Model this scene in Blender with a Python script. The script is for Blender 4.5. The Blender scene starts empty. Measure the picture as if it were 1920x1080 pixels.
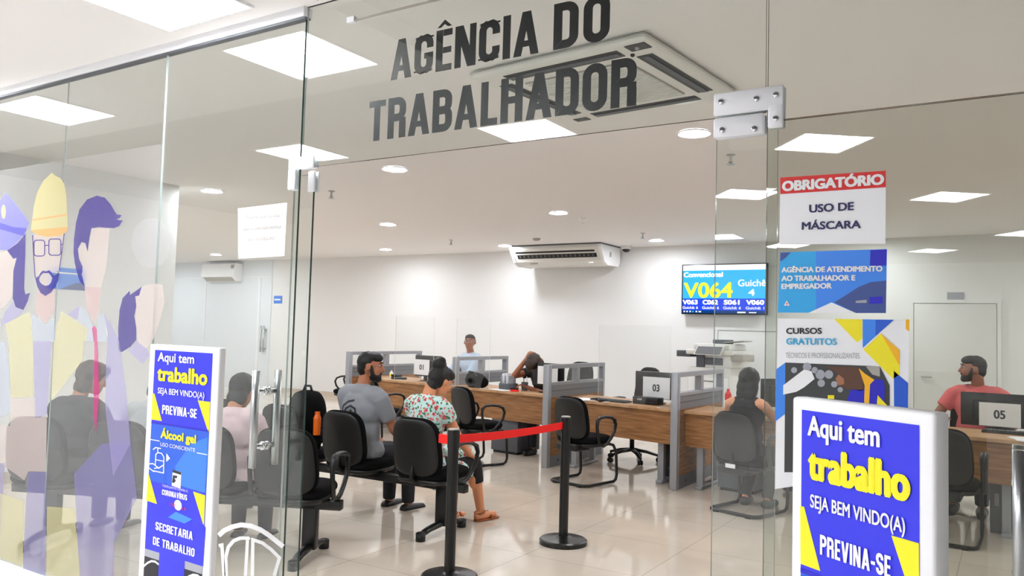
import bpy, bmesh, math, random
import numpy as np
from mathutils import Vector, Matrix, Euler
from mathutils.bvhtree import BVHTree
R = math.radians
random.seed(7)
SC = bpy.context.scene
C = SC.collection

# ------------------------------------------------------------------ camera, world, exposure
CAM_H = 1.45
F_PX = 1500.0
_I = np.array([940., -108., 1500.]); _I /= np.linalg.norm(_I)
_X = np.array([2400., 16., -1500.]); _X -= _I * (_X @ _I); _X /= np.linalg.norm(_X)
_Z = np.cross(_X, _I)
if _Z[1] < 0: _Z = -_Z
CM = np.stack([_X, _I, _Z])
cd = bpy.data.cameras.new('camera'); cam = bpy.data.objects.new('camera', cd); C.objects.link(cam)
cd.sensor_width = 36; cd.lens = F_PX / 1920 * 36; cd.clip_start = 0.05
_r, _u, _f = CM @ [1, 0, 0], CM @ [0, 1, 0], CM @ [0, 0, 1]
cam.matrix_world = Matrix(((_r[0], _u[0], -_f[0], 0), (_r[1], _u[1], -_f[1], 0), (_r[2], _u[2], -_f[2], CAM_H), (0, 0, 0, 1)))
SC.camera = cam
SC.view_settings.view_transform = 'Standard'; SC.view_settings.look = 'None'
SC.view_settings.gamma = 1.0; SC.view_settings.use_curve_mapping = False
SC.view_settings.exposure = 1.45
w = bpy.data.worlds.new('world'); SC.world = w; w.use_nodes = True
w.node_tree.nodes['Background'].inputs[0].default_value = (0.95, 0.97, 1.0, 1)
w.node_tree.nodes['Background'].inputs[1].default_value = 0.5
SC.cycles.transparent_max_bounces = 40
SC.cycles.max_bounces = 10; SC.cycles.diffuse_bounces = 5
LAMP = 92.0        # emission of the round downlights
PANEL = 18.0        # emission of the square corridor panels
def area(name, x, y, z, sx, sy, power, col=(1, .97, .93)):
    l = bpy.data.lights.new(name, 'AREA'); l.shape = 'RECTANGLE'; l.size = sx; l.size_y = sy; l.energy = power; l.color = col
    o = bpy.data.objects.new(name, l); C.objects.link(o); o.location = (x, y, z); return o

# ------------------------------------------------------------------ measuring helpers
GLASS_Y = 2.44
def ray(x, y): return CM @ np.array([(x - 960) / F_PX, (540 - y) / F_PX, 1.])
def on_facade(x, y, Y=2.432):
    r = ray(x, y); t = Y / r[1]; return Vector((r[0] * t, Y, CAM_H + r[2] * t))

# ------------------------------------------------------------------ materials
def lin(c):
    return tuple((v / 255 / 12.92 if v / 255 <= .04045 else ((v / 255 + .055) / 1.055) ** 2.4) for v in c)
def newmat(name):
    m = bpy.data.materials.new(name); m.use_nodes = True
    nt = m.node_tree; return m, nt, nt.nodes['Principled BSDF']
def mat(name, rgb, rough=.6, metal=0, spec=.5, emit=0, bump=0, bscale=300):
    m, nt, b = newmat(name)
    c = lin(rgb) + (1,)
    b.inputs['Base Color'].default_value = c; b.inputs['Roughness'].default_value = rough
    b.inputs['Metallic'].default_value = metal; b.inputs['Specular IOR Level'].default_value = spec
    if emit:
        b.inputs['Emission Color'].default_value = c; b.inputs['Emission Strength'].default_value = emit
    if bump:
        n = nt.nodes.new('ShaderNodeTexNoise'); n.inputs['Scale'].default_value = bscale
        bp = nt.nodes.new('ShaderNodeBump'); bp.inputs['Strength'].default_value = bump; bp.inputs['Distance'].default_value = .002
        tc = nt.nodes.new('ShaderNodeTexCoord')
        nt.links.new(tc.outputs['Object'], n.inputs['Vector']); nt.links.new(n.outputs[0], bp.inputs['Height']); nt.links.new(bp.outputs[0], b.inputs['Normal'])
    return m
def emis(name, rgb, s):
    m = bpy.data.materials.new(name); m.use_nodes = True; nt = m.node_tree; nt.nodes.clear()
    o = nt.nodes.new('ShaderNodeOutputMaterial'); e = nt.nodes.new('ShaderNodeEmission')
    e.inputs[0].default_value = lin(rgb) + (1,); e.inputs[1].default_value = s
    nt.links.new(e.outputs[0], o.inputs[0]); return m
def glass(name, tint=(.965, .985, .975), k=1.0, haze=0.0):
    m = bpy.data.materials.new(name); m.use_nodes = True; nt = m.node_tree; nt.nodes.clear()
    N = nt.nodes.new; L = nt.links.new
    o = N('ShaderNodeOutputMaterial'); t = N('ShaderNodeBsdfTransparent'); g = N('ShaderNodeBsdfGlossy'); mx = N('ShaderNodeMixShader')
    t.inputs[0].default_value = tint + (1,); g.inputs['Roughness'].default_value = 0.0; g.inputs[0].default_value = (1, 1, 1, 1)
    lw = N('ShaderNodeLayerWeight'); lw.inputs[0].default_value = .5
    p = N('ShaderNodeMath'); p.operation = 'POWER'; p.inputs[1].default_value = 5
    q = N('ShaderNodeMath'); q.operation = 'MULTIPLY_ADD'; q.inputs[1].default_value = .96 * k; q.inputs[2].default_value = .04 * k
    L(lw.outputs['Facing'], p.inputs[0]); L(p.outputs[0], q.inputs[0]); L(q.outputs[0], mx.inputs[0])
    L(t.outputs[0], mx.inputs[1]); L(g.outputs[0], mx.inputs[2]); last = mx
    if haze:
        d = N('ShaderNodeBsdfDiffuse'); d.inputs[0].default_value = (.9, .9, .9, 1)
        m2 = N('ShaderNodeMixShader'); m2.inputs[0].default_value = haze
        L(mx.outputs[0], m2.inputs[1]); L(d.outputs[0], m2.inputs[2]); last = m2
    L(last.outputs[0], o.inputs[0]); return m
def film(name, rgb, op):
    m = bpy.data.materials.new(name); m.use_nodes = True; nt = m.node_tree; nt.nodes.clear()
    N = nt.nodes.new; L = nt.links.new
    o = N('ShaderNodeOutputMaterial'); t = N('ShaderNodeBsdfTransparent'); d = N('ShaderNodeBsdfDiffuse'); tr = N('ShaderNodeBsdfTranslucent')
    c = lin(rgb) + (1,)
    d.inputs[0].default_value = c; tr.inputs[0].default_value = c
    a = N('ShaderNodeMixShader'); a.inputs[0].default_value = .5; mx = N('ShaderNodeMixShader'); mx.inputs[0].default_value = op
    L(d.outputs[0], a.inputs[1]); L(tr.outputs[0], a.inputs[2]); L(t.outputs[0], mx.inputs[1]); L(a.outputs[0], mx.inputs[2]); L(mx.outputs[0], o.inputs[0]); return m
def wood(name, a, b, axis=(1, 1, 14)):
    m, nt, bs = newmat(name); N = nt.nodes.new; L = nt.links.new
    tc = N('ShaderNodeTexCoord'); mp = N('ShaderNodeMapping'); mp.inputs['Scale'].default_value = axis
    n = N('ShaderNodeTexNoise'); n.inputs['Scale'].default_value = 3.2; n.inputs['Detail'].default_value = 6; n.inputs['Distortion'].default_value = .6
    r = N('ShaderNodeValToRGB'); r.color_ramp.elements[0].position = .32; r.color_ramp.elements[1].position = .68
    r.color_ramp.elements[0].color = lin(a) + (1,); r.color_ramp.elements[1].color = lin(b) + (1,)
    L(tc.outputs['Object'], mp.inputs[0]); L(mp.outputs[0], n.inputs['Vector']); L(n.outputs[0], r.inputs[0]); L(r.outputs[0], bs.inputs['Base Color'])
    bs.inputs['Roughness'].default_value = .45; return m
def floor_mat(name, base, joint, size, off=(0, 0), rough=.07):
    m, nt, bs = newmat(name); N = nt.nodes.new; L = nt.links.new
    tc = N('ShaderNodeTexCoord'); mp = N('ShaderNodeMapping'); mp.inputs['Location'].default_value = (off[0], off[1], 0)
    br = N('ShaderNodeTexBrick'); br.offset = 0; br.inputs['Scale'].default_value = 1; br.inputs['Brick Width'].default_value = size; br.inputs['Row Height'].default_value = size
    br.inputs['Mortar Size'].default_value = .0025; br.inputs['Mortar Smooth'].default_value = .1
    a = lin(base); br.inputs['Color1'].default_value = a + (1,); br.inputs['Color2'].default_value = tuple(v * .97 for v in a) + (1,); br.inputs['Mortar'].default_value = lin(joint) + (1,)
    n = N('ShaderNodeTexNoise'); n.inputs['Scale'].default_value = 1.1; n.inputs['Detail'].default_value = 5; n.inputs['Distortion'].default_value = 1.2
    rr = N('ShaderNodeValToRGB'); rr.color_ramp.elements[0].color = (.86, .85, .83, 1); rr.color_ramp.elements[1].color = (1.04, 1.03, 1.02, 1)
    rr.color_ramp.elements[0].position = .3; rr.color_ramp.elements[1].position = .7
    mx = N('ShaderNodeMixRGB'); mx.blend_type = 'MULTIPLY'; mx.inputs[0].default_value = 1
    L(tc.outputs['Object'], mp.inputs[0]); L(mp.outputs[0], br.inputs['Vector']); L(tc.outputs['Object'], n.inputs['Vector']); L(n.outputs[0], rr.inputs[0])
    L(br.outputs['Color'], mx.inputs[1]); L(rr.outputs[0], mx.inputs[2]); L(mx.outputs[0], bs.inputs['Base Color'])
    bs.inputs['Roughness'].default_value = rough; bs.inputs['Specular IOR Level'].default_value = .62; return m
def floral(name):
    m, nt, bs = newmat(name); N = nt.nodes.new; L = nt.links.new
    tc = N('ShaderNodeTexCoord')
    nz = N('ShaderNodeTexNoise'); nz.inputs['Scale'].default_value = 40; ad = N('ShaderNodeMixRGB'); ad.blend_type = 'ADD'; ad.inputs[0].default_value = .035
    L(tc.outputs['Object'], ad.inputs[1]); L(tc.outputs['Object'], nz.inputs['Vector']); L(nz.outputs['Color'], ad.inputs[2])
    def blob(scale, t0, t1, off):
        mp = N('ShaderNodeMapping'); mp.inputs['Location'].default_value = off; v = N('ShaderNodeTexVoronoi'); v.inputs['Scale'].default_value = scale
        r = N('ShaderNodeValToRGB'); r.color_ramp.elements[0].position = t0; r.color_ramp.elements[1].position = t1
        r.color_ramp.elements[0].color = (1, 1, 1, 1); r.color_ramp.elements[1].color = (0, 0, 0, 1)
        L(ad.outputs[0], mp.inputs[0]); L(mp.outputs[0], v.inputs['Vector']); L(v.outputs['Distance'], r.inputs[0]); return r
    g1 = blob(34, .36, .39, (0, 0, 0)); p1 = blob(24, .34, .38, (.02, .013, .01)); d1 = blob(24, .18, .23, (.02, .013, .01)); wv = blob(30, .25, .28, (.5, .3, .2))
    cur = None
    def mix(prev, col, f):
        x = N('ShaderNodeMixRGB'); x.inputs[2].default_value = lin(col) + (1,)
        if prev is None: x.inputs[1].default_value = lin((205, 236, 232)) + (1,)
        else: L(prev.outputs[0], x.inputs[1])
        L(f.outputs[0], x.inputs[0]); return x
    cur = mix(cur, (238, 246, 242), wv); cur = mix(cur, (58, 128, 92), g1); cur = mix(cur, (236, 130, 128), p1); cur = mix(cur, (200, 40, 62), d1)
    L(cur.outputs[0], bs.inputs['Base Color']); bs.inputs['Roughness'].default_value = .8; return m

M = {}
M['wall'] = mat('painted wall', (234, 234, 233), .7)
M['wall_cool'] = mat('frosted partition', (226, 231, 236), .5)
M['wall_out'] = mat('corridor wall', (225, 225, 222), .7)
M['ceil'] = mat('ceiling paint', (238, 235, 233), .8)
M['ceil_out'] = mat('corridor ceiling paint', (238, 235, 232), .8)
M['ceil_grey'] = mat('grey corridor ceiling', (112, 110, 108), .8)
M['floor'] = floor_mat('beige porcelain tiles', (224, 212, 197), (178, 166, 152), .8, (.31, .22))
M['floor_out'] = floor_mat('corridor tiles', (228, 226, 222), (190, 188, 184), .8, (.1, .5), .15)
M['skirt'] = mat('beige baseboard tile', (205, 192, 176), .25)
M['alu'] = mat('brushed aluminium', (190, 192, 196), .3, .85)
M['alu_white'] = mat('white lacquered metal', (238, 239, 242), .3)
M['chrome'] = mat('polished steel', (225, 227, 230), .12, 1)
M['steel'] = mat('satin steel', (190, 193, 195), .3, 1)
M['glass'] = glass('clear glass')
M['glass_edge'] = mat('green glass edge', (38, 66, 62), .12)
M['glass_edge_glint'] = mat('glass edge with painted glint', (168, 180, 178), .1)  # edge colour paled to paint in bright reflections
M['glass_tinted'] = glass('grey green glass', (.85, .87, .84))
M['acrylic'] = glass('acrylic sheet', (.985, .99, .99), .8)
M['acrylic_edge'] = mat('acrylic edge', (236, 238, 238), .2)
M['black_vinyl'] = mat('black vinyl', (16, 16, 18), .35)
M['white_vinyl'] = mat('white vinyl', (245, 245, 245), .5)
M['fabric'] = mat('black fabric', (12, 12, 14), .95, spec=.15, bump=.5, bscale=500)
M['plastic'] = mat('black plastic', (10, 10, 11), .42)
M['blackmetal'] = mat('black painted metal', (9, 9, 10), .32)
M['greymetal'] = mat('grey partition aluminium', (158, 160, 165), .35, .3)
M['greypanel'] = mat('grey laminate', (120, 122, 126), .5)
M['greydark'] = mat('dark grey laminate', (88, 91, 98), .5)
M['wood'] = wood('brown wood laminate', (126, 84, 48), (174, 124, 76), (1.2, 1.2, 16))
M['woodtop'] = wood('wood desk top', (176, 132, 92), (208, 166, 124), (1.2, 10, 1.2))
M['red'] = mat('red webbing', (255, 14, 8), .55)
M['paper'] = mat('white paper', (246, 247, 249), .6)
M['ink'] = mat('dark ink', (38, 38, 44), .6)
M['ink_blue'] = mat('navy ink', (48, 46, 98), .6)
M['ink_grey'] = mat('grey ink', (168, 170, 178), .6)
M['signred'] = mat('sign red', (224, 44, 42), .5)
M['blue'] = mat('strong blue print', (44, 48, 226), .45)
M['blue2'] = mat('deep blue print', (28, 22, 196), .45)
M['blue3'] = mat('mid blue print', (28, 92, 214), .45)
M['blue4'] = mat('light blue print', (54, 128, 232), .45)
M['sky'] = mat('sky blue print', (40, 172, 240), .45)
M['sky2'] = mat('azure print', (58, 140, 246), .45)
M['navy'] = mat('navy print', (58, 82, 150), .45)
M['cyan'] = mat('cyan ink', (60, 180, 226), .5)
M['yellow'] = mat('yellow print', (250, 236, 22), .45)
M['amber'] = mat('amber print', (255, 190, 24), .45)
M['white'] = mat('white plastic', (244, 244, 245), .35)
M['offwhite'] = mat('off white plastic', (228, 227, 222), .45)
M['vent'] = mat('dark vent', (60, 62, 62), .5)
M['ventgrey'] = mat('grey vent', (172, 168, 160), .6)
M['orange'] = mat('orange plastic', (240, 110, 20), .4)
M['downlight'] = emis('lit lamp glass', (245, 249, 255), LAMP)
M['panel'] = emis('lit panel', (250, 250, 255), PANEL)
M['screen_black'] = mat('screen bezel', (14, 14, 18), .3)
for k, c in dict(w=(250, 252, 255), c=(60, 178, 232), b=(40, 72, 220), y=(246, 248, 60), d=(14, 60, 120)).items():
    M['tv_' + k] = emis('screen glow ' + k, c, .5)

# ------------------------------------------------------------------ mesh builder
class MB:
    def __init__(s): s.bm = bmesh.new(); s.mats = []
    def mi(s, m):
        m = M[m] if isinstance(m, str) else m
        if m not in s.mats: s.mats.append(m)
        return s.mats.index(m)
    def _add(s, verts, faces, m, smooth=False):
        i = s.mi(m); vs = [s.bm.verts.new(v) for v in verts]; out = []
        for f in faces:
            try: q = s.bm.faces.new([vs[k] for k in f])
            except ValueError: continue
            q.material_index = i; q.smooth = smooth; out.append(q)
        return vs, out
    def box(s, a, b, m, bev=0, seg=2, mats=None):
        x0, y0, z0 = [min(p, q) for p, q in zip(a, b)]; x1, y1, z1 = [max(p, q) for p, q in zip(a, b)]
        v = [(x0, y0, z0), (x1, y0, z0), (x1, y1, z0), (x0, y1, z0), (x0, y0, z1), (x1, y0, z1), (x1, y1, z1), (x0, y1, z1)]
        f = [(3, 2, 1, 0), (4, 5, 6, 7), (0, 1, 5, 4), (2, 3, 7, 6), (1, 2, 6, 5), (3, 0, 4, 7)]  # bottom top front back right left
        if bev:
            t = bmesh.new(); vs = [t.verts.new(p) for p in v]; [t.faces.new([vs[k] for k in q]) for q in f]
            bmesh.ops.bevel(t, geom=list(t.edges), offset=bev, segments=seg, affect='EDGES', profile=.5)
            s.merge(t, m, True); return
        vs, fs = s._add(v, f, m)
        if mats:
            for k, mm in mats.items(): fs[k].material_index = s.mi(mm)
    def merge(s, t, m, smooth=False, mx=None):
        i = s.mi(m); t.verts.index_update(); mp = {}
        for v in t.verts: mp[v.index] = s.bm.verts.new(mx @ v.co if mx else v.co)
        for f in t.faces:
            try: q = s.bm.faces.new([mp[v.index] for v in f.verts])
            except ValueError: continue
            q.material_index = i; q.smooth = smooth
        t.free()
    def tube(s, pts, r, m, n=10, closed=False, cap=True, rs=None):
        pts = [Vector(p) for p in pts]; k = len(pts); rings = []
        up = None
        for i, p in enumerate(pts):
            if closed: d = (pts[(i + 1) % k] - pts[i - 1])
            else: d = (pts[min(i + 1, k - 1)] - pts[max(i - 1, 0)])
            d.normalize()
            if up is None:
                up = Vector((0, 0, 1)) if abs(d.z) < .9 else Vector((1, 0, 0))
            a = d.cross(up).normalized(); b = a.cross(d).normalized(); up = b
            rr = rs[i] if rs else r
            rr = rr if isinstance(rr, tuple) else (rr, rr)
            rings.append([p + a * (math.cos(t) * rr[0]) + b * (math.sin(t) * rr[1]) for t in [2 * math.pi * j / n for j in range(n)]])
        V = [v for rg in rings for v in rg]; Fc = []
        for i in range(k if closed else k - 1):
            for j in range(n):
                Fc.append((i * n + j, i * n + (j + 1) % n, ((i + 1) % k) * n + (j + 1) % n, ((i + 1) % k) * n + j))
        if cap and not closed:
            Fc.append(tuple(range(n - 1, -1, -1))); Fc.append(tuple((k - 1) * n + j for j in range(n)))
        s._add(V, Fc, m, True)
    def lathe(s, prof, m, n=32, at=(0, 0, 0), cap=True):
        V = []; Fc = []
        for r, z in prof:
            for j in range(n):
                t = 2 * math.pi * j / n; V.append((at[0] + r * math.cos(t), at[1] + r * math.sin(t), at[2] + z))
        for i in range(len(prof) - 1):
            for j in range(n): Fc.append((i * n + j, i * n + (j + 1) % n, (i + 1) * n + (j + 1) % n, (i + 1) * n + j))
        if cap:
            Fc.append(tuple(range(n - 1, -1, -1))); Fc.append(tuple((len(prof) - 1) * n + j for j in range(n)))
        s._add(V, Fc, m, False)
        for f in s.bm.faces[-(len(prof) - 1) * n - (2 if cap else 0):] if False else []: pass
    def ball(s, c, r, m, seg=16, mx=None):
        t = bmesh.new(); bmesh.ops.create_uvsphere(t, u_segments=seg, v_segments=max(8, seg // 2), radius=1)
        r = r if isinstance(r, tuple) else (r, r, r)
        s.merge(t, m, True, Matrix.Translation(c) @ (mx or Matrix()) @ Matrix.Diagonal((*r, 1)))
    def prism(s, pts, d, m):
        """closed polygon (3D points) pushed along d"""
        pts = [Vector(p) for p in pts]; d = Vector(d); k = len(pts)
        V = pts + [p + d for p in pts]
        s._add(V, [tuple(range(k)), tuple(range(2 * k - 1, k - 1, -1))] + [(i, i + k, (i + 1) % k + k, (i + 1) % k) for i in range(k)], m)
    def poly(s, pts, m): s._add(pts, [tuple(range(len(pts)))], m)
    def quads(s, qs, m):
        for q in qs: s._add(q, [(0, 1, 2, 3)], m)
    def build(s, name, parent=None, loc=None, rotz=None, mx=None, smooth_angle=None):
        bmesh.ops.recalc_face_normals(s.bm, faces=s.bm.faces)
        me = bpy.data.meshes.new(name); s.bm.to_mesh(me); s.bm.free()
        for m in s.mats: me.materials.append(m)
        o = bpy.data.objects.new(name, me); C.objects.link(o)
        if parent: o.parent = parent
        if loc is not None: o.location = loc
        if rotz is not None: o.rotation_euler = (0, 0, rotz)
        return o
def tag(o, label, cat, group=None, kind=None):
    if label: o['label'] = label
    if cat: o['category'] = cat
    if group: o['group'] = group
    if kind: o['kind'] = kind
    return o
def struct(o): o['kind'] = 'structure'; return o
def empty(name, loc, rz=0, label=None, cat=None, group=None):
    o = bpy.data.objects.new(name, None); C.objects.link(o); o.location = loc; o.rotation_euler = (0, 0, rz); o.empty_display_size = .1
    return tag(o, label, cat, group)
def copy_tree(o, parent=None):
    c = o.copy(); C.objects.link(c)
    if parent: c.parent = parent
    for ch in list(o.children): copy_tree(ch, c)
    return c
def dup(proto, loc, rz, label, group=None):
    c = copy_tree(proto); c.location = loc; c.rotation_euler = (0, 0, rz); c['label'] = label
    if group: c['group'] = group
    return c

# ------------------------------------------------------------------ lettering
_tc = {}
def font_mesh(txt, off=0.0):
    key = (txt, off)
    if key in _tc: return _tc[key]
    cu = bpy.data.curves.new('t', 'FONT'); cu.body = txt; cu.size = 1; cu.offset = off; cu.resolution_u = 4
    o = bpy.data.objects.new('t', cu); C.objects.link(o)
    me = bpy.data.meshes.new_from_object(o.evaluated_get(bpy.context.evaluated_depsgraph_get()))
    vs = [tuple(v.co) for v in me.vertices]; fs = [tuple(p.vertices) for p in me.polygons]
    bpy.data.objects.remove(o); bpy.data.curves.remove(cu); bpy.data.meshes.remove(me)
    _tc[key] = (vs, fs); return vs, fs
CAPH = None
def text(mb, txt, o, u, v, width, cap, m, off=0.0, lift=Vector((0, 0, 0))):
    """txt starts at o (baseline left); u, v unit axes; width and cap height in metres"""
    global CAPH
    if CAPH is None:
        vv, _ = font_mesh('H'); CAPH = max(p[1] for p in vv)
    vs, fs = font_mesh(txt, 0.0)
    x0 = min(p[0] for p in vs); x1 = max(p[0] for p in vs)
    d = off * cap * 1.6
    sx = (width - 2 * d) / (x1 - x0); sy = (cap - 1.2 * d) / CAPH
    o = Vector(o) + lift
    nn = u.cross(v) * .00012
    for q_, (dx, dy) in enumerate(((0, 0),) if not off else ((-1, 0), (1, 0), (-.6, .6), (.6, .6), (-.6, -.6), (.6, -.6), (0, 0))):
        mb._add([o + nn * q_ + u * ((p[0] - x0) * sx + d + dx * d) + v * (p[1] * sy + .6 * d + dy * d) for p in vs], fs, m)

def rrpath(x0, y0, x1, y1, r, n=5, corners=(1, 1, 1, 1)):
    """closed centre-line of a rounded rectangle, counter-clockwise from bottom-left"""
    P = []
    for (cx, cy, a, k) in ((x0, y0, 180, 0), (x1, y0, 270, 1), (x1, y1, 0, 2), (x0, y1, 90, 3)):
        q = r if corners[k] else 0
        c = (cx + (q if cx == x0 else -q), cy + (q if cy == y0 else -q))
        if q == 0: P.append((cx, cy)); continue
        for i in range(n + 1):
            t = R(a + 90 * i / n); P.append((c[0] + q * math.cos(t), c[1] + q * math.sin(t)))
    return P
def stroke(path, s, closed=False):
    P = [Vector(p) for p in path]; k = len(P); L = []; Rr = []
    for i in range(k):
        if closed: a, b = P[i] - P[i - 1], P[(i + 1) % k] - P[i]
        else:
            a = P[i] - P[i - 1] if i > 0 else P[1] - P[0]
            b = P[i + 1] - P[i] if i < k - 1 else a
        a = a.normalized(); b = b.normalized()
        na = Vector((-a.y, a.x)); nb = Vector((-b.y, b.x)); n = (na + nb)
        n = n.normalized() if n.length > 1e-6 else na
        d = s / 2 / max(.35, n.dot(nb)); L.append(P[i] + n * d); Rr.append(P[i] - n * d)
    return [(L[i], Rr[i], Rr[(i + 1) % k], L[(i + 1) % k]) for i in range(k if closed else k - 1)]
S_ = .185
def glyph(ch):
    """heavy condensed capitals: list of quads, advance width"""
    s = S_; h = s / 2; w = .50; q = []
    def rect(x0, y0, x1, y1): q.append([Vector(p) for p in ((x0, y0), (x1, y0), (x1, y1), (x0, y1))])
    def para(xa, xb, y0, y1, t=s): q.append([Vector(p) for p in ((xa, y0), (xa + t, y0), (xb + t, y1), (xb, y1))])
    acc = None
    base = {'Ê': ('E', '^'), 'Ó': ('O', '/'), 'Í': ('I', '/'), 'Á': ('A', '/')}.get(ch)
    if base: ch, acc = base
    if ch == 'I': w = s; rect(0, 0, s, 1)
    elif ch == '-': w = .3; rect(0, .36, .3, .52)
    elif ch == 'T': w = .5; rect(0, 1 - s * .85, w, 1); rect((w - s) / 2, 0, (w + s) / 2, 1 - s * .85)
    elif ch == 'L': w = .42; rect(0, 0, s, 1); rect(s, 0, w, s * .85)
    elif ch == 'E': w = .43; rect(0, 0, s, 1); rect(s, 0, w, s * .85); rect(s, 1 - s * .85, w, 1); rect(s, .425, w * .95, .425 + s * .8)
    elif ch == 'H': w = .53; rect(0, 0, s, 1); rect(w - s, 0, w, 1); rect(s, .42, w - s, .42 + s * .85)
    elif ch == 'N': w = .55; rect(0, 0, s * .9, 1); rect(w - s * .9, 0, w, 1); para(w - s * 1.15, 0, 0, 1, s * 1.15)
    elif ch == 'A': w = .6; para(0, w / 2 - s * .55, 0, 1, s * 1.02); para(w - s * 1.02, w / 2 - s * .47, 0, 1, s * 1.02); rect(.14, .2, w - .14, .2 + s * .75)
    elif ch == 'V': w = .58; para(w / 2 - s * .55, 0, 0, 1, s * 1.02); para(w / 2 - s * .47, w - s * 1.02, 0, 1, s * 1.02)
    elif ch == 'O': w = .53; q += stroke(rrpath(h, h, w - h, 1 - h, .17), s, True)
    elif ch == 'D': w = .52; q += stroke(rrpath(h, h, w - h, 1 - h, .16, corners=(0, 1, 1, 0)), s, True)
    elif ch == 'U': w = .53; P = rrpath(h, h, w - h, 1 - h, .17); q += stroke([(h, 1)] + P[:12] + [(w - h, 1)], s)
    elif ch in 'CG':
        w = .52; P = rrpath(h, h, w - h, 1 - h, .17)
        e = (w - h, .36) if ch == 'C' else (w - h, .47)
        q += stroke([(w - h, .64)] + P[12:18] + P[18:24] + P[0:6] + P[6:12] + [e], s)
        if ch == 'G': rect(w * .52, .38, w, .38 + s * .78)
    elif ch in 'PRB':
        w = .52; y = .43
        q += stroke(rrpath(h, y + h * .8, w - h, 1 - h, .15, corners=(0, 1, 1, 0)), s, True); rect(0, 0, s, y + .1)
        if ch == 'R': rect(w - s * 1.02, 0, w + .005, y - .06); rect(s, y - h * .2, w - h, y + s * .75); rect(w - s, y - .1, w, y + .06)
        if ch == 'B': q += stroke(rrpath(h, h, w - h + .01, y + h * .9, .14, corners=(0, 1, 1, 0)), s, True)
    elif ch == 'S':
        w = .51; a = rrpath(h, .5, w - h, 1 - h, .15); b = rrpath(h, h, w - h, .5, .15)
        q += stroke([(w - h, .70)] + a[12:18] + a[18:24] + a[0:6] + b[12:18] + b[6:12][::-1] + b[0:6][::-1] + [(h, .30)], s)
    elif ch == ' ': w = .24
    if acc == '^': q.append([Vector(p) for p in ((w / 2 - .2, 1.06), (w / 2 - .09, 1.06), (w / 2, 1.13), (w / 2, 1.24))]); q.append([Vector(p) for p in ((w / 2 + .2, 1.06), (w / 2 + .09, 1.06), (w / 2, 1.13), (w / 2, 1.24))])
    if acc == '/': q.append([Vector(p) for p in ((w / 2 - .08, 1.06), (w / 2 + .04, 1.06), (w / 2 + .18, 1.24), (w / 2, 1.24))])
    return q, w
def heavy(mb, txt, o, u, v, width, cap, m, gap=.075, depth=None):
    o = Vector(o); x = 0; Q = []
    for ch in txt:
        g, wd = glyph(ch); Q += [[(p.x + x, p.y) for p in qq] for qq in g]; x += wd + gap
    sx = width / (x - gap)
    nn = u.cross(v) * .00003
    for q_, qq in enumerate(Q):
        pts = [o + nn * (q_ % 30) + u * (a * sx) + v * (b * cap) for a, b in qq]
        if depth: mb.prism(pts, depth, m)
        else: mb.poly(pts, m)

UX, UZ = Vector((1, 0, 0)), Vector((0, 0, 1))
# ------------------------------------------------------------------ the setting
CEIL, BACK, LEFT, RIGHT = 2.9, 12.2, -7.5, 3.0
FAR_LEFT = -18.0
b = MB(); b.box((FAR_LEFT, GLASS_Y, -.1), (RIGHT, BACK + .1, 0), 'floor'); struct(b.build('floor'))
b = MB(); b.box((-9, -12, -.1), (6, GLASS_Y, 0), 'floor_out'); struct(b.build('floor_corridor'))
b = MB(); b.box((FAR_LEFT, GLASS_Y + .06, CEIL), (RIGHT, BACK + .1, CEIL + .1), 'ceil'); struct(b.build('ceiling'))
b = MB(); b.box((-13.93, BACK, 0), (RIGHT, BACK + .1, CEIL), 'wall'); struct(b.build('wall_back'))
b = MB(); b.box((FAR_LEFT, BACK - .02, 0), (-13.93, BACK + .1, CEIL), 'wall_cool'); struct(b.build('wall_back_partition'))
b = MB(); b.box((LEFT - .12, GLASS_Y, 0), (LEFT, 5.25, CEIL), 'wall'); struct(b.build('wall_left'))
b = MB(); b.box((FAR_LEFT, 5.15, 0), (LEFT - .12, 5.25, CEIL), 'wall'); struct(b.build('wall_left_return'))
b = MB(); b.box((FAR_LEFT - .1, 5.15, 0), (FAR_LEFT, BACK, CEIL), 'wall'); struct(b.build('wall_far_left'))
b = MB(); b.box((RIGHT, GLASS_Y, 0), (RIGHT + .1, BACK, CEIL), 'wall'); struct(b.build('wall_right'))
b = MB(); b.box((-13.9, BACK - .015, 0), (RIGHT, BACK, .1), 'skirt'); struct(b.build('baseboard_back'))
b = MB(); b.box((LEFT, GLASS_Y + .1, 0), (LEFT + .015, 5.25, .1), 'skirt'); struct(b.build('baseboard_left'))
# corridor in front of the shop
b = MB(); b.box((-9, 1.5, 2.85), (-2.53, GLASS_Y - .04, 3.0), 'ceil_out'); struct(b.build('ceiling_soffit'))
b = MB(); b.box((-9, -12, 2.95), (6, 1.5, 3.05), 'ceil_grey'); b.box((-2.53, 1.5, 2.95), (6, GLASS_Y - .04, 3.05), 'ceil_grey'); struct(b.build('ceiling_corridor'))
b = MB(); b.box((-9, -12.1, 0), (6, -12, 3.05), 'wall_out'); struct(b.build('wall_corridor_far'))
b = MB(); b.box((-9.1, -12, 0), (-9, GLASS_Y, 3.05), 'wall_out'); struct(b.build('wall_corridor_left'))
b = MB(); b.box((6, -12, 0), (6.1, GLASS_Y, 3.05), 'wall_out'); struct(b.build('wall_corridor_right'))
b = MB(); b.box((RIGHT, GLASS_Y - .05, 0), (6, GLASS_Y + .1, 3.05), 'wall_out'); b.box((-9, GLASS_Y - .05, 0), (LEFT, GLASS_Y + .1, 3.05), 'wall_out'); struct(b.build('wall_front'))
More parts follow.
